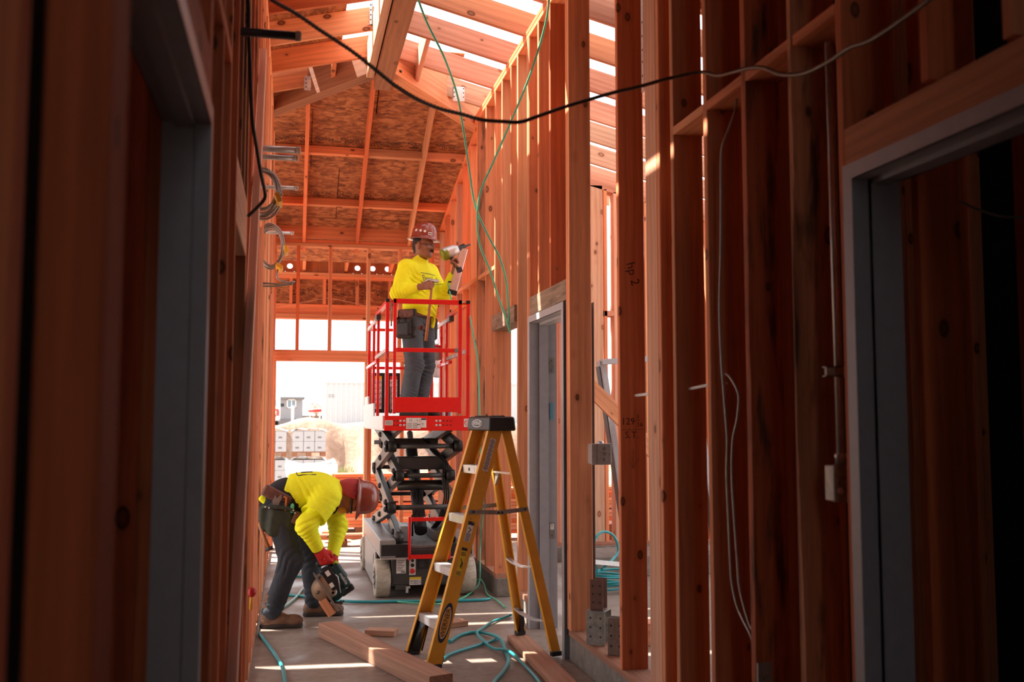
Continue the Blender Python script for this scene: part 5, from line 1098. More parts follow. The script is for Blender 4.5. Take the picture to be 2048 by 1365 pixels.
# ------------------------------------------------------------------ worker standing on the lift
def worker_on_lift():
    zf = 1.484; fdir = unit((.74, -.67, 0)); rt = np.array((fdir[1], -fdir[0], 0)); C = V(1.125, 9.22, 0); up = V(0, 0, 1)
    def B(r_, f_, z): return C + rt * r_ + fdir * f_ + up * z                  # r_ to his right, f_ forward
    RS, LS = B(.185, .0, 2.845), B(-.185, .02, 2.845); RE, LE = V(.925, 9.02, 2.60), V(1.372, 9.22, 2.60); RW, LW = V(1.105, 8.885, 2.645), V(1.44, 9.005, 2.805)
    RH, LH = B(.095, 0, 2.36), B(-.095, .01, 2.36); RK, LK = B(.095, .04, 1.95), B(-.075, .05, 1.95); RA, LA = B(.10, -.03, 1.585), B(-.08, -.02, 1.585)
    hc = V(1.175, 9.165, 3.075); hp, hq, hax = head(hc, (.10, -.06, 1), (.80, -.60, -.28))
    rh_d, rh_n, rh_s = unit((.72, -.55, .10)), unit((.55, .75, 0)), V(0, 0, 1)
    lh_d, lh_s = unit((.1, -.35, .93)), unit((.45, -.75, -.2)); lh_n = unit(np.cross(lh_s, lh_d)) * 1.0
    grip = ((75, 155, 235), (78, 160, 240), (78, 160, 240), (75, 155, 235))
    rhand = hand(RW + rh_d * .02, rh_d, rh_n, rh_s, grip, (.55, .6, .35), 1.0, 1.08)
    lhand = hand(LW + lh_d * .02, lh_d, lh_n, lh_s, ((40, 90, 130), (70, 150, 225), (72, 152, 228), (70, 150, 225)), (.6, .5, .4), 1.0, 1.08)
    spine = [B(0, -.01, 2.40), B(0, -.02, 2.62), B(0, -.01, 2.82)]
    body = hp + [cap(hc + V(-.01, .015, -.05), B(0, -.01, 2.86), .056, .062, .03), cap(B(.12, 0, 2.83), B(-.12, 0, 2.83), .075, .075, .05), ell(B(0, .01, 2.70), (.15, .105, .19), (rt, fdir, up), .05), ell(B(0, 0, 2.45), (.145, .105, .16), (rt, fdir, up), .05),
            cap(RS, RE, .048, .040), cap(RE, RW, .040, .029), cap(LS, LE, .048, .040), cap(LE, LW, .040, .029), cap(RW, RW + rh_d * .03, .028, .026, .01), cap(LW, LW + lh_d * .03, .028, .026, .01),
            cap(RH, RK, .080, .055, .03), cap(RK, RA, .052, .040, .03), cap(LH, LK, .080, .055, .03), cap(LK, LA, .052, .040, .03), cap(RA, RA + fdir * .12 + V(0, 0, -.05), .035, .03), cap(LA, LA + fdir * .12 + V(0, 0, -.05), .035, .03)] + rhand + lhand
    root = flesh('person', body, .0048, 'skin', None); me = root.data; base = Vector((1.125, 9.22, zf))
    for v in me.vertices: v.co -= base
    root.location = base; tag(root, 'person in a yellow shirt and brown hard hat standing on the lift', 'person')
    # shirt
    cr = [(RE, .10, RW - RE, 95), (LE, .10, LW - LE, 95), (B(.10, .06, 2.66), .12, (.4, -.2, 1), 60), (B(-.02, .1, 2.47), .14, (.5, .1, 1), 52), (B(.15, 0, 2.80), .08, (1, -.5, .4), 70)]
    sh = [cap(B(.125, 0, 2.845), B(-.125, .01, 2.845), .088, .088, .05), ell(B(0, .015, 2.70), (.185, .138, .21), (rt, fdir, up), .06), ell(B(.0, .028, 2.52), (.182, .148, .20), (rt, fdir, up), .06), cap(RS, RE, .078, .067, .05), cap(RE, RW - unit(RW - RE) * .045, .066, .047, .03), cap(LS, LE, .078, .066, .05), cap(LE, LW - unit(LW - LE) * .045, .064, .046, .03), cap(hc + V(-.015, .02, -.12), B(0, -.01, 2.87), .064, .08, .04), cap(B(-.06, .10, 2.42), B(-.085, .105, 2.325), .055, .028, .04), cap(B(.12, .0, 2.44), B(.13, -.02, 2.40), .06, .05, .04)]
    nk = hc + V(.025, -.02, -.125)
    shirt = flesh('shirt', sh, .0055, 'shirt', root, [('p', B(0, 0, 2.30), (0, 0, -1)), ('s', ell(nk + V(0, 0, .03), (.072, .072, .045), None)), ('s', rbox(B(.10, .06, 2.33), (.16, .3, .075), .02, (rt, fdir, up)))], folds(.0085, 24, cr), 'fluorescent yellow long sleeved shirt')
    # chest print follows the chest surface
    def chest(mesh_pts):
        pr = sh; out = []
        for p in mesh_pts:
            o_ = np.asarray(p); 
            for _ in range(14): dd = sdf(pr, o_[None], (), folds(.0085, 24, cr))[0] - .0022; o_ = o_ - fdir * dd * .9
            out.append(o_)
        return out
    tm = text_mesh('Elevate Excel', .080, 'print_blue'); bm = bmesh.new(); bm.from_mesh(tm); bmesh.ops.subdivide_edges(bm, edges=[e for e in bm.edges if e.calc_length() > .02], cuts=2); bm.to_mesh(tm); bm.free()
    pts = [B(-(v.co.x * .52) - .008, .22, 2.752 + v.co.y) for v in tm.vertices]; pts = chest(pts)
    for v, p in zip(tm.vertices, pts): v.co = Vector(p) - base
    o = bpy.data.objects.new('shirt_print', tm); COL.objects.link(o); o.parent = root
    for z in (2.802, 2.712): put('print_stripe', MB().tube([Vector(q) for q in chest([B(.115 - .018 * k, .22, z) for k in range(13)])], .0026, 5), 'print_blue', root)
    # jeans
    cj = [(RA + V(0, 0, .05), .11, (.3, .1, 1), 105), (LA + V(0, 0, .05), .11, (-.2, .1, 1), 105), (RK, .09, (.2, 0, 1), 75), (LK, .09, (.2, 0, 1), 75), (B(0, .06, 2.32), .10, (.6, 0, 1), 60)]
    je = [ell(B(0, -.01, 2.38), (.168, .125, .11), (rt, fdir, up), .05), cap(RH, RK, .108, .083, .03), cap(RK, RA + V(0, 0, .02), .083, .078, .03), cap(LH, LK, .106, .082, .03), cap(LK, LA + V(0, 0, .02), .082, .078, .03)]
    flesh('jeans', je, .0055, 'denim', root, [('p', B(0, 0, 2.455), (0, 0, 1)), ('p', V(0, 0, 1.535), (0, 0, -1))], folds(.008, 30, cj), 'faded blue grey work jeans')
    boot(RA, fdir, zs=zf, par=root); boot(LA, fdir, zs=zf, par=root)
    # head gear and face
    l, f, u = hax
    hard_hat(root, hq(0, -.008, .062), u, f, (.100, .122), 'brown full brim hard hat with round stickers', .040, [(-62 + 90, .07, .013, 'disc')] if False else [(173, .062, .013, 'disc'), (197, .064, .013, 'disc'), (153, .058, .013, 'disc'), (128, .040, .018, 'box')])
    flesh('hair', [ell(hq(0, -.020, .03), (.0775, .094, .082), hax, .02), cap(hq(0, -.07, -.03), hq(0, -.062, -.06), .045, .035, .03)], .005, 'hair', root, [('p', hq(0, .015, .02), f), ('p', hq(0, 0, .06), u)])
    flesh('moustache', [cap(hq(0, .103, -.046), hq(.026, .090, -.056), .0085, .0065, .004), cap(hq(0, .103, -.046), hq(-.026, .090, -.056), .0085, .0065, .004)], .002, 'hair', root)
    for s in (-1, 1):
        put('eye', MB().ball(hq(s * .031, .072, -.002), .011, 10), 'sticker', root); flesh('eyebrow', [cap(hq(s * .016, .090, .018), hq(s * .046, .076, .020), .005, .004, .003)], .002, 'hair', root)
    gl = MB(); 
    gpts = [hq(.074, .01, .004), hq(.070, .06, .002), hq(.052, .090, .0), hq(.018, .104, .0), hq(0, .106, .004), hq(-.018, .104, .0), hq(-.052, .090, .0), hq(-.070, .06, .002), hq(-.074, .01, .004)]
    g = put('safety_glasses', gl.tube([Vector(p) for p in gpts], .0028, 6), 'steel_dark', root)
    m, t, b = nt('clear_lens') if 'clear_lens' not in MATS else (MATS['clear_lens'], None, None)
    if t: b.inputs['Base Color'].default_value = (.55, .45, .4, 1); b.inputs['Roughness'].default_value = .08; b.inputs['Alpha'].default_value = .35
    mb = MB(); a = [hq(.066 - .0165 * k, .106 - .36 * (.066 - .0165 * k) ** 2 * 17, .002) for k in range(9)]; bt = [p - u * .030 for p in a]
    mb.add(a + bt, [(k, k + 1, 10 + k, 9 + k) for k in range(8)]); put('lens', mb, 'clear_lens', g)
    # belt and pouches
    flesh('tool_belt', [ell(B(0, .0, 2.425), (.188, .150, .20), (rt, fdir, up), 0)], .006, 'leather', root, [('p', B(0, 0, 2.452), (0, 0, 1)), ('p', B(0, 0, 2.395), (0, 0, -1)), ('s', ell(B(0, 0, 2.425), (.172, .132, .19), (rt, fdir, up)))])
    po = flesh('pouch', [rbox(B(.20, .03, 2.385), (.022, .10, .075), .02, (rt, fdir, up), 0), rbox(B(.215, .03, 2.29), (.045, .105, .10), .035, (rt, fdir, up), .02)], .005, 'leather_black', root, [('s', rbox(B(.232, .03, 2.39), (.022, .08, .06), .015, (rt, fdir, up)))], None, 'black leather nail pouch on the right hip')
    flesh('pouch_pocket', [rbox(B(.268, .045, 2.275), (.028, .078, .068), .03, (rt, fdir, up), 0)], .005, 'leather_black', po if False else root, [('s', rbox(B(.272, .045, 2.345), (.017, .062, .03), .01, (rt, fdir, up)))])
    flesh('belt_pad', [rbox(B(.205, .03, 2.415), (.016, .085, .045), .014, (rt, fdir, up), 0)], .005, 'leather', root, (), None, 'brown leather flap above the pouch')
    for f_, z in ((-.03, 2.40), (.03, 2.40), (.08, 2.405), (-.05, 2.355), (-.035, 2.325), (.06, 2.33)): put('rivet', MB().ball(B(.228 if z > 2.38 else .262, f_, z), .0055, 8), 'galv', root)
    flesh('pouch', [rbox(B(-.215, .0, 2.31), (.035, .075, .11), .03, (rt, fdir, up), 0)], .006, 'leather_black', root)
    hl = V(1.125, 8.925, 2.30)
    flesh('hammer_loop', [rbox(hl + V(0, .01, -.02), (.024, .03, .02), .006, None, 0)], .004, 'leather', root, [('s', cap(hl + V(0, -.005, -.2), hl + V(0, -.005, .2), .015))])
    # hammer held in the right hand
    g0 = RW + rh_d * .10 + rh_n * .035
    hm = thing('hammer', 'wooden handled hammer held in the right hand of the worker on the lift', 'hammer', tuple(g0)); top = g0 + V(.01, -.01, .045); bot = g0 + V(-.045, .0, -.50)
    P0 = [top, top + (bot - top) * .25, top + (bot - top) * .6, bot]; put('handle', MB().tube([Vector(p) for p in P0], [.0095, .011, .0135, .0145], 12), 'handle_wood', hm)
    hd = unit((.88, -.40, -.12)); put('hammer_head', MB().tube([Vector(top + hd * x) for x in (-.01, .02, .035, .045, .058, .06)], [.013, .013, .011, .015, .015, .012], 14), 'galv', hm); put('claw', MB().tube([Vector(top + hd * -.005), Vector(top + hd * -.04 + V(0, 0, .004)), Vector(top + hd * -.085 - V(0, 0, .022))], [.012, .010, .004], 10), 'galv', hm)
    # nail gun held in the left hand
    ng = thing('nail_gun', 'green and grey pneumatic nail gun with a long silver magazine', 'nail gun', (1.42, 9.0, 2.60)); gd = unit((.305, .0, .125)); b0 = V(1.315, 8.955, 2.955); gn = unit((-.125, 0, .305))
    put('body', MB().lathe([(.0, -.002), (.044, .0), (.054, .008), (.057, .03), (.056, .10), (.050, .13), (.040, .15), (.034, .165)], Vector(b0), Vector(gd), 24), 'galv', ng, 'grey cylindrical body')
    put('body_shell', MB().lathe([(.036, -.006), (.052, .0), (.0585, .012), (.0585, .055), (.056, .06)], Vector(b0 - gn * .004), Vector(gd), 24), 'nailer_green', ng); put('top_ridge', MB().beam(Vector(b0 + gd * .02 + gn * .045), Vector(b0 + gd * .13 + gn * .045), .03, .014, (0, 0, 1), .004), 'galv_dull', ng)
    put('nose', MB().tube([Vector(b0 + gd * x) for x in (.15, .18, .20, .24, .245, .285, .287)], [.030, .026, .018, .014, .009, .009, .006], 12).obox(Vector(b0 + gd * .21 + gn * .018), (.05, .02, .02), Euler((0, R(-22), 0)), .003), 'steel_dark', ng)
    hb = b0 + gd * .07 - gn * .03; ht = V(LW[0] + .0, LW[1] - .065, LW[2] + .055); put('handle', MB().tube([Vector(hb), Vector(hb - gn * .06 + gd * .01), Vector(hb - gn * .145 + gd * .02)], [.022, .019, .020], 12), 'black_plastic', ng); put('handle_end', MB().obox(Vector(hb - gn * .155 + gd * .028), (.055, .036, .05), Euler((0, R(-22), 0)), .006), 'steel_dark', ng)
    m0, m1 = b0 + gd * .215 - gn * .018, V(1.415, 8.955, 2.615); md = unit(m1 - m0)
    put('magazine', MB().beam(Vector(m0), Vector(m1), .026, .070, Vector(gd), .004).beam(Vector(m0 + gd * .012 - V(0, .0135, 0)), Vector(m1 + gd * .012 - V(0, .0135, 0)), .003, .006, Vector(gd)), 'aluminium', ng, 'long silver nail magazine'); put('magazine_cap', MB().beam(Vector(m1 - md * .02), Vector(m1 + md * .025), .036, .084, Vector(gd), .006), 'black_plastic', ng); put('magazine_strut', MB().beam(Vector(hb - gn * .15 + gd * .03), Vector((m0 * .55 + m1 * .45) - gd * .02), .022, .022, (0, 0, 1), .004), 'steel_dark', ng)
    e0 = hb - gn * .18 + gd * .02; put('hose_whip', MB().tube(spline([tuple(e0), tuple(e0 + V(-.012, 0, -.04)), tuple(e0 + V(-.012, 0, -.085)), (1.374, 8.955, 2.71)], 6), .008, 8), 'cord_black', ng); put('coupler', MB().cyl(Vector(e0 + V(-.012, 0, -.02)), Vector(e0 + V(-.013, 0, -.045)), .0105, 10), 'galv', ng)
worker_on_lift()
_before = set(bpy.data.objects)

# ------------------------------------------------------------------ worker bending over the saw
def worker_bending():
    PV = V(-.085, 7.42, .84); NB = V(.300, 7.42, .925); up = V(0, 0, 1); yv = V(0, 1, 0)
    RS, LS = V(.235, 7.235, .895), V(.245, 7.60, .905); RE, RW = V(.085, 7.13, .715), V(.175, 7.215, .545); LE, LW = V(.33, 7.60, .66), V(.285, 7.44, .455)
    RH, RK, RA = V(-.095, 7.31, .80), V(-.010, 7.25, .465), V(-.135, 7.285, .10); LH, LK, LA = V(-.07, 7.53, .80), V(.125, 7.60, .455), V(.165, 7.655, .10)
    hc = V(.415, 7.40, .880); hp, hq, hax = head(hc, (.985, -.10, -.05), (.04, -.36, -.93))
    rd_, rn_ = unit((.50, .02, -.86)), unit((.25, .93, .1)); rs_ = unit(np.cross(rd_, rn_)); rs_ = rs_ if rs_[0] > 0 else -rs_
    rh = hand(RW + rd_ * .015, rd_, rn_, rs_, ((50, 110, 170), (62, 135, 205), (64, 138, 208), (60, 132, 200)), (.55, .35, .55), 1.03, 1.2)
    ld_, ln_ = unit((.15, -.45, -.85)), unit((-.85, -.35, .1)); ls_ = unit(np.cross(ld_, ln_)); lh = hand(LW + ld_ * .015, ld_, ln_, ls_, ((55, 120, 185),) * 4, (.5, .5, .5), 1.0, 1.15)
    sp = [V(-.06, 7.42, .90), V(.06, 7.42, .945), V(.19, 7.42, .945)]
    body = hp + [cap(hc + V(-.05, .01, .0), NB, .056, .064, .03), ell((-.03, 7.42, .86), (.17, .145, .115), None, .05), ell((.15, 7.42, .915), (.20, .15, .11), None, .05), cap(RS + V(0, .05, 0), LS - V(0, .05, 0), .075, .075, .05), cap(RS, RE, .048, .040), cap(RE, RW, .040, .029), cap(LS, LE, .048, .040), cap(LE, LW, .040, .029), cap(RW, RW + rd_ * .03, .028, .026, .01), cap(LW, LW + ld_ * .03, .028, .026, .01),
            cap(RH, RK, .082, .056, .03), cap(RK, RA, .053, .040, .03), cap(LH, LK, .082, .056, .03), cap(LK, LA, .053, .040, .03), cap(RA, RA + V(.12, 0, -.05), .035, .03), cap(LA, LA + V(.12, 0, -.05), .035, .03)] + rh + lh
    base = Vector((.0, 7.45, 0)); root = flesh('person', body, .0048, 'skin_light', None)
    for v in root.data.vertices: v.co -= base
    root.location = base; tag(root, 'person in a yellow shirt bending down to hold a circular saw', 'person')
    cr = [((.06, 7.3, .86), .14, (1, 0, .45), 60), (RE, .10, RW - RE, 90), (LE, .11, LW - LE, 85), ((.24, 7.25, .86), .08, (.6, 0, 1), 75), ((.02, 7.3, .80), .08, (1, 0, -.3), 90)]
    tor = [ell((.02, 7.42, .925), (.19, .178, .138), ((.98, 0, .14), yv, (-.14, 0, .98)), .06), ell((.15, 7.42, .935), (.185, .188, .135), ((.98, 0, .06), yv, (-.06, 0, .98)), .06), cap(RS + V(0, .055, .01), LS - V(0, .055, -.01), .096, .096, .05), cap(NB + V(-.04, 0, 0), NB + V(.02, 0, 0), .085, .076, .04)]
    long_ = [cap(RS, RE, .074, .066, .03), cap(RE, RW - unit(RW - RE) * .0, .065, .043, .03), cap(LS, LE, .074, .064, .03), cap(LE, LW, .063, .043, .03)]
    hem = ('p', (-.075, 7.42, .93), (-1, 0, .32)); fd = folds(.0075, 26, cr)
    flesh('shirt', tor + [cap(RS, RS + (RE - RS) * .72, .088, .099, .04), cap(LS, LS + (LE - LS) * .72, .088, .097, .04)], .0055, 'shirt', root, [hem, ('p', RS + (RE - RS) * .68, unit(RE - RS) * 1.0) if False else ('s', cap(RE, RE + (RE - RS), .13)), ('s', cap(LE, LE + (LE - LS), .12)), ('s', cap(NB + V(.035, 0, -.002), hc, .070, .085))], fd, 'fluorescent yellow short sleeved tee over a long sleeved shirt')
    flesh('sleeve', long_[:2], .005, 'shirt', root, [('p', RW, unit(RW - RE))], fd); flesh('sleeve', long_[2:], .005, 'shirt', root, [('p', LW, unit(LW - LE))], fd)
    flesh('undershirt', [ell((-.05, 7.42, .895), (.165, .172, .138), ((.95, 0, .3), yv, (-.3, 0, .95)), .05), cap((-.12, 7.36, .84), (-.12, 7.48, .84), .115, .115, .05), ell((.02, 7.42, .875), (.15, .165, .11), None, .05)], .006, 'undershirt', root, [('p', (.10, 0, 0), (1, 0, 0))])
    flesh('collar', [cap(NB + V(.022, 0, -.003), NB + V(.045, 0, -.006), .080, .076, 0)], .005, 'undershirt', root, [('s', cap(NB, hc, .062)), ('p', NB + V(.055, 0, 0), (1, 0, -.2))], None, 'black collar')
    put('strap', MB().tube(spline([tuple(V(.325, 7.335, .87)), (.30, 7.30, .80), (.265, 7.33, .775), (.20, 7.36, .77), (.10, 7.33, .79), (.02, 7.25, .835)], 5), .006, 6), 'undershirt', root)
    cj = [(RK, .11, (.6, 0, -.4), 70), (RA + V(0, 0, .06), .08, (.5, .2, 1), 60), (LA + V(0, 0, .06), .08, (-.5, .2, 1), 60), (LK, .1, (.6, 0, -.4), 70), (RH, .09, (1, 0, .4), 60)]
    flesh('jeans', [ell((-.095, 7.42, .815), (.125, .168, .115), None, .05), cap(RH, RK, .106, .080, .04), cap(RK, RA + V(0, 0, .01), .078, .066, .03), cap(LH, LK, .104, .079, .04), cap(LK, LA + V(0, 0, .01), .077, .066, .03)], .0055, 'denim_dark', root, [('p', V(0, 0, .06), (0, 0, -1)), ('p', (-.02, 7.42, .88), (.55, 0, .83))], folds(.0085, 28, cj), 'dark blue work jeans')
    boot(RA, (.99, -.12), zs=.001, par=root); boot(LA, (.99, -.05), zs=.001, par=root)
    l, f, u = hax
    hard_hat(root, hq(0, -.01, .058), u, f, (.102, .124), 'brown full brim hard hat seen from the side', .026, tall=.86)
    flesh('neck_flap', [ell(hq(0, -.015, -.015), (.100, .116, .120), hax, .02), cap(hq(.05, -.085, .02), hq(.045, -.075, -.10), .045, .034, .03), cap(hq(-.05, -.085, .02), hq(-.045, -.075, -.10), .045, .034, .03), cap(hq(0, -.10, .02), hq(0, -.085, -.12), .04, .03, .03)], .005, 'neck_flap', root, [('s', ell(hq(0, -.005, -.01), (.090, .106, .15), hax)), ('p', hq(0, .012, -.04), f * .9 + u * -.35), ('p', hq(0, 0, .062), u), ('p', hq(0, -.02, -.115), -u - f * .2)], folds(.004, 60, [(hq(0, -.1, -.04), .1, l, 90)]), 'red cloth neck flap under the hard hat')
    g = put('safety_goggles', MB().tube([Vector(hq(.083 - .0166 * k, .02 + .088 * math.sin(math.pi * k / 10), .002)) for k in range(11)], .009, 8), 'lens', root); put('respirator', MB().lathe([(.036, -.01), (.034, .012), (.022, .024), (.0, .027)], Vector(hq(0, .090, -.06)), Vector(f), 14), 'tape_yellow', root, 'small yellowish dust mask')
    for s in (-1, 1): put('eye', MB().ball(hq(s * .031, .072, -.002), .011, 8), 'sticker', root)
    # glove shells over both hands
    for nm, W_, d_, n_, s_, cur, th, fs in (('glove', RW, rd_, rn_, rs_, ((50, 110, 170), (62, 135, 205), (64, 138, 208), (60, 132, 200)), (.55, .35, .55), 1.38), ('glove', LW, ld_, ln_, ls_, ((55, 120, 185),) * 4, (.5, .5, .5), 1.30)):
        flesh(nm, hand(W_ + d_ * .015, d_, n_, s_, cur, th, 1.04, fs) + [cap(W_ + d_ * .005, W_ + d_ * .05, .036, .036, .02)], .0038, 'glove_red', root, (), None, 'red knit work glove'); flesh('glove_cuff', [cap(W_ - d_ * .02, W_ + d_ * .012, .041, .038, .0)], .005, 'undershirt', root)
    text('glove_print', 'Milwaukee', .018, 'logo_white', Vector(RW + rd_ * .068 - rn_ * .0245 + rs_ * -.002), Vector(rd_ * .5 + rs_ * .85), Vector(-rd_ * .85 + rs_ * .5), root) if False else None
    mk = MB()
    for k in range(5): mk.tube([Vector(RW + rd_ * (.055 + .007 * k) - rn_ * .0262 + rs_ * (-.014 + .005 * k)), Vector(RW + rd_ * (.052 + .007 * k) - rn_ * .0262 + rs_ * (-.004 + .005 * k))], .0013, 5)
    put('glove_print', mk, 'logo_white', root)['kind'] = 'stuff'
    # back print outline
    def drape(pts, dr):
        out = []
        for p in pts:
            o_ = np.asarray(p, float)
            for _ in range(12): o_ = o_ - np.asarray(dr) * (sdf(tor, o_[None], (), fd)[0] - .002) * .9
            out.append(Vector(o_))
        return out
    put('back_print', MB().tube(drape([(.155, 7.33, 1.2), (.06, 7.32, 1.2), (.03, 7.32, 1.2), (.022, 7.34, 1.2), (.018, 7.40, 1.2), (.018, 7.50, 1.2)], (0, 0, 1)), .0035, 5), 'logo_blue', root); put('back_print', MB().tube(drape([(.13, 7.38, 1.2), (.09, 7.37, 1.2), (.05, 7.37, 1.2)], (0, 0, 1)), .005, 5), 'logo_blue', root)
    # belt, pad and pouches on the near hip
    ax = ((.93, 0, -.36), yv, (.36, 0, .93))
    flesh('tool_belt', [ell((-.075, 7.42, .865), (.16, .188, .15), ((.93, 0, -.36), yv, (.36, 0, .93)), 0)], .006, 'leather_black', root, [('p', (-.06, 7.42, .905), (.36, 0, .93)), ('p', (-.085, 7.42, .845), (-.36, 0, -.93)), ('s', ell((-.075, 7.42, .865), (.146, .174, .135), ((.93, 0, -.36), yv, (.36, 0, .93))))])
    flesh('belt_pad', [rbox((-.115, 7.255, .915), (.105, .022, .042), .018, ((.88, 0, -.47), yv, (.47, 0, .88)), .02)], .005, 'leather', root, (), None, 'brown leather back pad of the tool belt')
    flesh('shirt_tail', [rbox((-.195, 7.30, .875), (.05, .02, .022), .015, ((.75, 0, -.66), yv, (.66, 0, .75)), 0)], .005, 'shirt', root)
    po = flesh('pouch', [rbox((-.085, 7.235, .735), (.085, .038, .105), .03, ((.99, 0, -.12), yv, (.12, 0, .99)), 0), rbox((-.185, 7.26, .76), (.055, .035, .09), .03, None, .03)], .005, 'pouch_green', root, [('s', rbox((-.07, 7.225, .83), (.07, .022, .05), .01))], None, 'dark green tool pouch on the near hip')
    put('pouch_rim', MB().tube(spline([(-.215, 7.228, .842), (-.12, 7.195, .845), (-.02, 7.195, .825), (.012, 7.21, .80)], 5), .012, 8), 'pouch_green', root); flesh('hammer_loop', [rbox((.018, 7.215, .765), (.022, .02, .045), .012, ((.9, 0, -.4), yv, (.4, 0, .9)), 0)], .005, 'leather', root)
    for x, z in ((-.19, .845), (-.165, .838), (-.045, .83), (.0, .818), (.012, .80)): put('rivet', MB().ball((x, 7.188, z), .006, 8), 'galv', root)
    tw = thing('adjustable_wrench', 'steel adjustable wrench sticking out of the bending worker tool pouch', 'wrench', (-.11, 7.20, .83)); put('jaw', MB().prism([(-.135, 7.205, .83), (-.145, 7.205, .885), (-.125, 7.205, .925), (-.115, 7.205, .90), (-.10, 7.205, .915), (-.085, 7.205, .93), (-.08, 7.205, .90), (-.095, 7.205, .875), (-.105, 7.205, .83)], (0, .012, 0)), 'galv_dull', tw)
    tk = tag(put('utility_knife', MB().tube([(-.055, 7.205, .80), (-.052, 7.205, .86), (-.05, 7.205, .905), (-.068, 7.205, .915)], .007, 8), 'tape_yellow' if False else 'orange_plastic' if 'orange_plastic' in MATS else (plain('orange_plastic', (.55, .14, .01), .4) and 'orange_plastic')), 'orange handled knife sticking out of the bending worker pouch', 'knife')
    tag(put('marker_pen', MB().lathe([(.010, 0), (.014, .03), (.012, .055), (.004, .065)], (-.012, 7.205, .80), (.1, 0, 1), 10), 'hose_green'), 'green capped pen in the bending worker tool pouch', 'pen')
    hm = thing('hanging_hammer', 'hammer with wooden handle hanging behind the bending worker hip', 'hammer', (-.20, 7.22, .6)); put('handle', MB().tube([(-.235, 7.24, .74), (-.20, 7.235, .64), (-.165, 7.23, .56)], [.011, .012, .014], 10), 'handle_wood', hm); put('hammer_head', MB().tube([(-.185, 7.225, .545), (-.135, 7.225, .562)], [.012, .014], 10), 'steel_dark', hm)
    # circular saw
    X_, Z_ = unit((.55, 0, -.835)), unit((.835, 0, .55)); O = V(.232, 7.30, .235)
    cs = thing('circular_saw', 'dark teal circular saw with steel base plate gripped by the bending worker', 'saw', (.26, 7.3, .12)); m = Matrix([list(X_), [0, -1, 0], list(Z_)]).transposed()
    def q(x, y, z): return Vector(O + X_ * x + V(0, -1, 0) * y + Z_ * z)
    def bx(nm, c, s, mat, ch=.004, par=cs): return put(nm, MB().obox(q(*c), s, m, ch), mat, par)
    put('base_plate', MB().obox(q(0, .015, 0), (.31, .13, .004), m, .001).obox(q(0, .08, .006), (.31, .004, .014), m).obox(q(-.13, .05, .02), (.012, .05, .04), m, .002), 'galv_dull', cs)
    bl = put('blade', MB().lathe([(.0, -.001), (.088, -.001), (.088, .001), (.0, .001)], q(-.03, .055, .005), (0, -1, 0), 48), 'blade_tan' if 'blade_tan' in MATS else (plain('blade_tan', (.42, .30, .20), .45, .4, .1) and 'blade_tan'), cs)
    put('arbor_bolt', MB().lathe([(.030, 0), (.030, .010), (.024, .016), (.010, .018), (.010, .026)], q(.03, .03, .042), (0, -1, 0), 16), 'galv', cs); put('gear_case', MB().lathe([(.05, 0), (.055, .012), (.05, .04), (.035, .055)], q(.03, -.03, .045), (0, -1, 0), 20), 'galv', cs)
    put('blade_guard', MB().lathe([(.096, -.03), (.1, -.025), (.1, .028), (.094, .032), (.06, .034)], q(.0, .0, .05), (0, -1, 0), 36), 'saw_teal', cs); 
    bx('motor', (-.06, .005, .085), (.17, .11, .085), 'black_plastic', .012); bx('motor_top', (-.035, .01, .15), (.19, .09, .055), 'saw_teal', .014); bx('rating_label', (-.105, .062, .085), (.038, .002, .03), 'white_label', .0); bx('rating_label', (-.02, .062, .062), (.034, .002, .028), 'white_label', .0)
    text('maker_name', 'makita', .034, 'logo_white', q(-.01, .0565, .155), Vector(X_), Vector(Z_), cs)
    flesh_h = [cap(tuple(q(-.09, .0, .16)), tuple(q(-.165, .02, .135)), .022, .020, .02), cap(tuple(q(-.165, .02, .135)), tuple(q(-.19, .03, .07)), .020, .022, .02), cap(tuple(q(-.09, 0, .16)), tuple(q(-.02, 0, .165)), .022, .026, .02)]
    flesh('rear_handle', flesh_h, .005, 'saw_teal', cs, ()); put('switch_ring', MB().lathe([(.0, -.004), (.02, -.004), (.02, .004), (0, .004)], q(-.128, .028, .165), (0, -1, 0), 14), 'lime', cs)
    bx('front_handle', (.085, .01, .13), (.035, .04, .10), 'black_plastic', .010); bx('front_grip', (.078, .01, .165), (.05, .045, .035), 'black_plastic', .012); put('lock_lever', MB().tube([q(.09, .05, .01), q(.12, .055, .045), q(.125, .055, .075)], [.008, .007, .009], 8), 'steel_dark', cs); put('guide_rod', MB().tube([q(-.07, .068, .125), q(-.045, .07, .13), q(.06, .07, .085)], .004, 6), 'galv', cs); bx('depth_lever', (.12, .05, .05), (.02, .06, .02), 'steel_dark', .003)
    text('blade_print', '9', .05, 'ink', q(-.03, .0565, -.045), Vector(X_), Vector(Z_), cs)
    lumber_o = board('cut_block', tuple(q(.03, .03, -.045)), tuple(q(.155, .03, -.045)), .09, .06, tuple(Z_), None, 'wood_warm'); tag(lumber_o, 'small red brown wood block under the circular saw base', 'lumber')
worker_bending()
for o in bpy.data.objects:                     # he stands a hand's breadth clear of the left wall
    if o not in _before and o.parent is None: o.location.x += .02
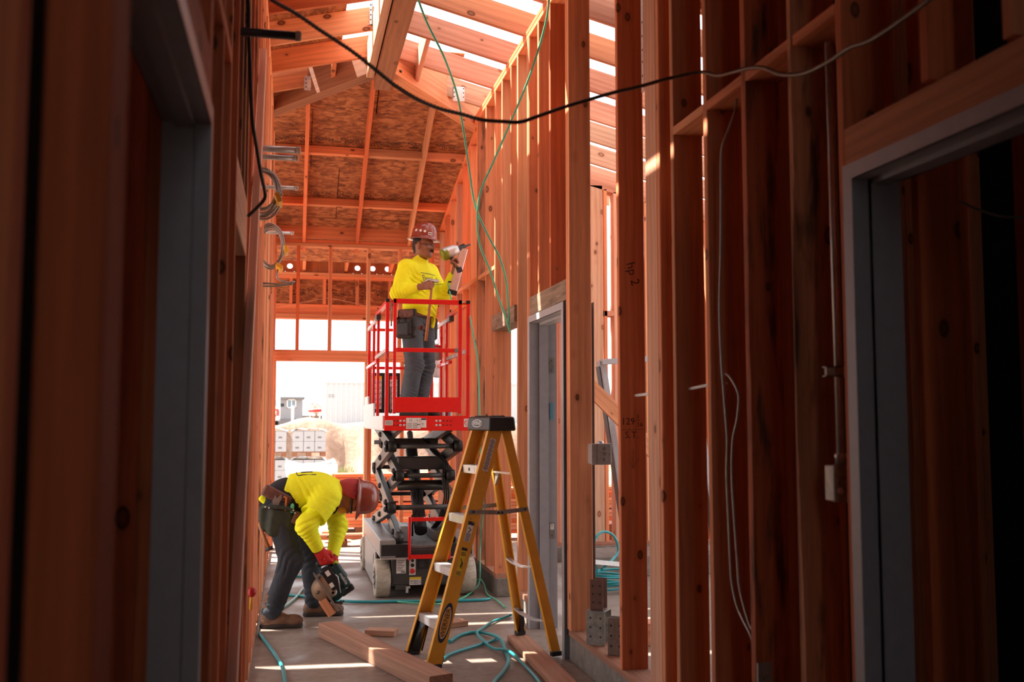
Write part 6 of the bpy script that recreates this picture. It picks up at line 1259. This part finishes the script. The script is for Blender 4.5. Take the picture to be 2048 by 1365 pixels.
# ================================================================== building site beyond the doorway
o = thing('shipping_container', 'white corrugated shipping container on the raised ground outside', 'container', (4.7, 56.2, 1.1))
x0, x1, y0, y1, z0, z1 = 1.62, 13.8, 55.0, 57.4, 1.12, 3.54
mb = MB(); n = 44; pts = []
for i in range(n):
    xa = x0 + .12 + (x1 - x0 - .24) * i / n; w = (x1 - x0 - .24) / n
    pts += [(xa, y0 + .0), (xa + w * .35, y0 + .0), (xa + w * .5, y0 + .045), (xa + w * .85, y0 + .045)]
pts.append((x1 - .12, y0)); k = len(pts)
mb.add([(x, y, z0 + .12) for x, y in pts] + [(x, y, z1 - .10) for x, y in pts], [(i, i + 1, k + i + 1, k + i) for i in range(k - 1)]); put('corrugated_side', mb, 'container_white', o)
put('end_wall', MB().box((x0 + .05, y0 + .05, z0 + .1), (x0 + .09, y1 - .05, z1 - .08)), 'container_white', o)
put('roof_panel', MB().box((x0 + .04, y0 + .02, z1 - .06), (x1 - .04, y1 - .02, z1 - .02)), 'container_white', o)
for x in (x0, x1 - .16): put('corner_post', MB().box((x, y0 - .02, z0), (x + .16, y0 + .12, z1), .01), 'container_white', o); put('corner_casting', MB().box((x - .01, y0 - .03, z1 - .12), (x + .17, y0 + .14, z1 + .02), .01), 'container_white', o)
put('top_rail', MB().box((x0 + .1, y0 - .015, z1 - .12), (x1 - .1, y0 + .05, z1), .01), 'container_white', o); put('bottom_rail', MB().box((x0 + .1, y0 - .015, z0), (x1 - .1, y0 + .05, z0 + .14), .01), 'container_white', o)
for z in (2.68, 2.78): put('blue_marking', MB().box((1.92, y0 - .006, z), (2.22, y0 - .003, z + .03)), 'house_roof', o)
put('roof_vent', MB().lathe([(.12, 0), (.12, .1), (.21, .14), (.23, .24), (.18, .33), (.05, .37), (0, .375)], (2.8, 55.7, z1 - .03), (0, 0, 1), 16), 'galv', o)
# house
o = thing('house', 'grey house with blue grey roof and one white framed window', 'house', (-4.2, 123, 1.1)); hx0, hx1, hy0, hy1 = -10, 1.2, 120, 128
put('wall', MB().box((hx0, hy0, 1.0), (hx1, hy1, 4.05)), 'house_wall', o); rf = MB().prism([(hx0 - .4, hy0 - .5, 3.95), (hx0 - .4, hy0 - .5, 4.1), (hx0 - .4, 124, 5.85), (hx0 - .4, hy1 + .5, 4.1), (hx0 - .4, hy1 + .5, 3.95)], (hx1 - hx0 + .65, 0, 0)); rp = put('roof', rf, 'house_roof', o)
for i in range(30): put('roof_seam', MB().beam((hx0 + .38 * i, hy0 - .48, 4.13), (hx0 + .38 * i, 123.95, 5.86), .04, .03, (0, 0, 1)), 'house_roof', rp)
wn = put('window', MB().box((-.62, hy0 - .06, 2.82), (-.52, hy0 + .02, 3.85)).box((.34, hy0 - .06, 2.82), (.44, hy0 + .02, 3.85)).box((-.62, hy0 - .06, 2.82), (.44, hy0 + .02, 2.92)).box((-.62, hy0 - .06, 3.75), (.44, hy0 + .02, 3.85)).box((-.13, hy0 - .05, 2.9), (-.05, hy0 + .02, 3.8)), 'white_paint', o)
put('pane', MB().box((-.52, hy0 - .02, 2.92), (-.13, hy0 - .01, 3.75)), 'window_glass', wn); put('pane', MB().box((-.05, hy0 - .02, 2.92), (.34, hy0 - .01, 3.75)), 'window_glass', wn); put('roof_pipe', MB().cyl((-.75, 123.6, 5.7), (-.75, 123.6, 6.1), .05, 8), 'galv_dull', o)
o = thing('far_house', 'low grey house roof between the grey house and the container', 'house', (2.6, 140, 1.0)); put('wall', MB().box((1.0, 138, 1.0), (6, 145, 2.1)), 'house_wall', o); put('roof', MB().prism([(.6, 137.5, 2.0), (.6, 141, 3.9), (.6, 145.5, 2.0)], (6, 0, 0)), 'house_roof', o)
# fence
o = thing('board_fence', 'low grey board fence in front of the houses', 'fence', (.6, 66, 1.1))
for i in range(40): put('fence_board', MB().box((-2.6 + .19 * i, 66, 1.08), (-2.43 + .19 * i, 66.03, 1.50 + .02 * ((i * 7) % 3))), 'fence_grey', o)
for z in (1.2, 1.42): put('fence_rail', MB().box((-2.6, 66.03, z), (5, 66.07, z + .06)), 'fence_grey', o)
o = tag(put('site_post', MB().box((-.06, 64.0, 1.08), (.12, 64.15, 2.32), .01), 'white_paint'), 'pale square post standing before the grey house', 'post')
o = tag(put('light_pole', MB().cyl((1.08, 63, 1.08), (1.08, 63, 3.9), .035, 10, .028), 'white_paint'), 'slim white pole between the house and the container', 'pole')
o = thing('barrier_arm', 'red and white barrier arm beside the container corner', 'barrier', (1.3, 58, 1.85)); put('arm', MB().cyl((.88, 58, 1.965), (1.62, 58, 1.955), .075, 12), 'red_label', o); put('white_tip', MB().cyl((.72, 58, 1.97), (.90, 58, 1.965), .077, 12), 'white_paint', o); put('stand', MB().box((1.50, 57.95, 1.1), (1.58, 58.05, 1.9)), 'white_paint', o)
# far tree
rs = random.Random(12); o = thing('far_tree', 'hazy autumn brown tree beyond the fence', 'tree', (2.4, 105, 1.1)); put('trunk', MB().tube([(2.4, 105, 1.0), (2.45, 105, 1.8), (2.3, 105, 2.6)], [.12, .1, .06], 8), 'pallet_wood', o); mb = MB()
for i in range(420):
    a, b_ = rs.uniform(0, 6.28), rs.uniform(-1, 1); rr = rs.uniform(.4, 1.05); c = Vector((2.3 + 1.25 * rr * math.cos(a) * math.sqrt(1 - b_ * b_), 105 + .8 * rr * math.sin(a), 2.55 + .75 * rr * b_)); s = rs.uniform(.05, .11); d1 = Vector((rs.uniform(-1, 1), rs.uniform(-1, 1), rs.uniform(-1, 1))) * s; d2 = Vector((rs.uniform(-1, 1), rs.uniform(-1, 1), rs.uniform(-1, 1))) * s; mb.add([c - d1, c + d2, c + d1, c - d2], [(0, 1, 2, 3)])
put('foliage', mb, 'leaf_far', o)['kind'] = 'stuff'
# vehicle seen from behind
o = thing('pickup_truck', 'white truck with red tail lights parked left of the grey house', 'truck', (-1.75, 61.5, 1.1)); vx0, vx1 = -2.75, -.72
put('body', MB().prism([(vx0, 60, 1.5), (vx0, 60, 2.12), (vx0, 60.12, 2.2), (vx0, 61.6, 2.2), (vx0, 61.9, 2.85), (vx0, 63.3, 2.85), (vx0, 63.9, 2.25), (vx0, 65.2, 2.15), (vx0, 65.3, 1.5)], (vx1 - vx0, 0, 0)), 'car_white', o); put('rear_window', MB().prism([(vx0 + .15, 61.58, 2.28), (vx1 - .15, 61.58, 2.28), (vx1 - .28, 61.83, 2.76), (vx0 + .28, 61.83, 2.76)], (0, .02, 0.0)), 'window_glass', o)
put('tailgate_stripe', MB().box((vx0 + .05, 59.985, 1.98), (vx1 - .05, 60.0, 2.08)), 'car_red', o); put('bumper', MB().box((vx0 - .02, 59.9, 1.38), (vx1 + .02, 60.1, 1.55), .02), 'galv', o); put('tailgate_panel', MB().box((vx0 + .2, 59.985, 1.62), (vx1 - .2, 60.0, 1.76)), 'vinyl_dark', o)
for x in (vx0 + .02, vx1 - .17): put('tail_light', MB().box((x, 59.97, 1.68), (x + .15, 60.02, 1.98), .01), 'car_red', o)
for x in (vx0 - .16, vx1 + .02): put('mirror', MB().box((x, 62.9, 2.25), (x + .22, 63.0, 2.45), .02), 'vinyl_dark', o)
for x in (vx0 + .1, vx1 - .32):
    for y in (60.9, 64.2): put('wheel', MB().lathe([(.2, -.11), (.34, -.11), (.37, -.06), (.37, .06), (.34, .11), (.2, .11)], (x + .11, y, 1.46), (1, 0, 0), 20), 'rubber', o)
# pallets of wrapped blocks
_blk = None
def pallet(label, cx, cy, z, nx_, nz, wrapz=.10, group='wrapped pallets of white blocks', deep=3):
    global _blk
    o = thing('block_pallet', label, 'pallet', (cx, cy, z), group); w = .215 * nx_
    for k in range(3): put('deck_board', MB().box((cx - w / 2, cy - .3 + .27 * k, z + .07), (cx + w / 2, cy - .2 + .27 * k, z + .09)), 'pallet_wood', o)
    for x in (cx - w / 2, cx - .05, cx + w / 2 - .1): put('bearer', MB().box((x, cy - .3, z), (x + .10, cy + .34, z + .07)), 'pallet_wood', o)
    if _blk is None: _blk = mesh_of('block', MB().box((-.104, -.10, 0), (.104, .10, .20), .006), 'block_white'); 
    for i in range(nx_):
        for j in range(deep):
            for k in range(nz):
                b = bpy.data.objects.new('block', _blk); COL.objects.link(b); b.parent = o; b.location = (-w / 2 + .1075 + .215 * i, -.20 + .205 * j, .091 + .203 * k)
                if j == 0: put('block_mark', MB().box((cx - w / 2 + .06 + .215 * i, cy - .3015, z + .15 + .203 * k), (cx - w / 2 + .13 + .215 * i, cy - .3004, z + .185 + .203 * k)), 'fence_grey', b)
    zt = z + .092 + .203 * nz; mb = MB(); n = 9; r = random.Random(int(cx * 100)); vs_ = [(cx - w / 2 - .02 + (w + .04) * i / (n - 1), cy - .32 + .66 * j / 4, zt + .012 + (r.uniform(0, .04) if 0 < i < n - 1 else -.05 * r.random())) for j in range(5) for i in range(n)]
    mb.add(vs_ + [(x, y, zt + .004) for x, y, _ in vs_], [(j * n + i, j * n + i + 1, (j + 1) * n + i + 1, (j + 1) * n + i) for j in range(4) for i in range(n - 1)]); put('plastic_wrap', mb, 'wrap', o); put('side_wrap', MB().box((cx - w / 2 - .012, cy - .28, z + .10), (cx - w / 2 - .004, cy + .33, zt)), 'wrap_grey', o)
    return o
pallet('white block pallet in the doorway view, upper tier of the middle stack', .335, 20.3, .735, 3, 2); pallet('white block pallet in the doorway view, lower tier of the middle stack', .335, 20.3, -.03, 3, 3)
pallet('white block pallet at the left jamb, upper tier', -.42, 20.3, .735, 3, 2); pallet('white block pallet at the left jamb, lower tier', -.42, 20.3, -.03, 3, 3)
o = thing('block_sack', 'torn open white sack of grey blocks behind the bending worker', 'sack', (.36, 18.6, -.03)); mb = MB(); n = 22; prof = []
for k, (rr, z) in enumerate(((.40, -.03), (.44, .15), (.46, .40), (.47, .58), (.44, .68), (.40, .62))):
    for j in range(n): t_ = 2 * math.pi * j / n; q = 1 + .05 * math.sin(3 * t_ + k) ; prof.append((.36 + rr * q * 1.0 * math.copysign(abs(math.cos(t_)) ** .6, math.cos(t_)), 18.8 + rr * .7 * q * math.copysign(abs(math.sin(t_)) ** .6, math.sin(t_)), z + (.05 * math.sin(2 * t_ + 1) if k > 2 else 0)))
mb.add(prof, [(k * n + j, k * n + (j + 1) % n, (k + 1) * n + (j + 1) % n, (k + 1) * n + j) for k in range(5) for j in range(n)], True); put('sack_cloth', mb, 'wrap', o)
for i in range(3): put('block', MB().box((.06 + .21 * i, 18.6, .40), (.26 + .21 * i, 19.0, .60), .006), 'block_white', o)
# dirt clods and grass on the bank
mb = MB(); rs = random.Random(8)
for i in range(130):
    x, y = 1.2 + rs.gauss(0, .16), 25 + rs.gauss(0, .12); h = rs.uniform(.25, .5); dx, dy = rs.uniform(-.14, .14), rs.uniform(-.1, .1); z = gz(x, y); mb.add([(x - .012, y, z), (x + .012, y, z), (x + dx * .5 + .008, y + dy * .5, z + h * .6), (x + dx, y + dy, z + h), (x + dx * .5 - .008, y + dy * .5, z + h * .6)], [(0, 1, 2, 4), (4, 2, 3)])
o = tag(put('grass_tuft', mb, 'leaf'), 'dry green grass tuft at the foot of the dirt bank', 'grass'); o['kind'] = 'stuff'
o = tag(put('sand_pile', MB().lathe([(.62, -.08), (.55, .06), (.40, .20), (.22, .31), (.08, .37), (0, .38)], (.92, 16.6, 0), (0, 0, 1), 20), 'wrap'), 'white covered mound behind the bending worker shoulders', 'mound')
# lumber stacks outside the doorway
def stack(label, xa, xb, y, z, layers, deep, group):
    o = thing('lumber_stack', label, 'lumber stack', ((xa + xb) / 2, y, z), group); r = random.Random(int(y * 10 + layers)); zz = z
    for x in (xa + .3, (xa + xb) / 2, xb - .3): put('bearer', MB().box((x, y, zz), (x + .09, y + .1 * deep, zz + .06)), 'pallet_wood', o)
    zz += .06
    for k in range(layers):
        if k == layers // 2:
            for x in (xa + .35, (xa + xb) / 2, xb - .35): put('sticker_strip', MB().box((x, y, zz), (x + .06, y + .1 * deep, zz + .02)), 'wood_pale', o)
            zz += .02
        for d in range(deep):
            e = r.uniform(-.03, .03); board('board', (xa + e, y + .045 + .095 * d + r.uniform(-.004, .004), zz + .0225), (xb + e, y + .045 + .095 * d, zz + .0225), .089, .043, (0, 0, 1), o, ('wood_warm', 'wood_stud', 'wood_pale')[r.randrange(3)])
        zz += .046
    return o
stack('tall stack of orange boards right outside the doorway, behind the bending worker', .55, 3.0, 13.5, -.04, 15, 4, 'lumber stacks outside'); stack('low stack of orange boards just past the doorway sill', -.35, 1.5, 12.05, -.04, 1, 3, 'lumber stacks outside'); stack('lumber stack seen through the right-hand room bay', 2.3, 4.8, 12.4, -.04, 12, 3, 'lumber stacks outside')
lumber('wood_offcut', 'square orange offcut on the chips outside the doorway', (.40, 12.75), (.66, 12.70), .14, .10, -.035, 'wood_warm'); lumber('wood_offcut', 'small slanted orange offcut beside the square one outside', (.74, 12.9), (.96, 13.0), .09, .045, -.035, 'wood_warm')
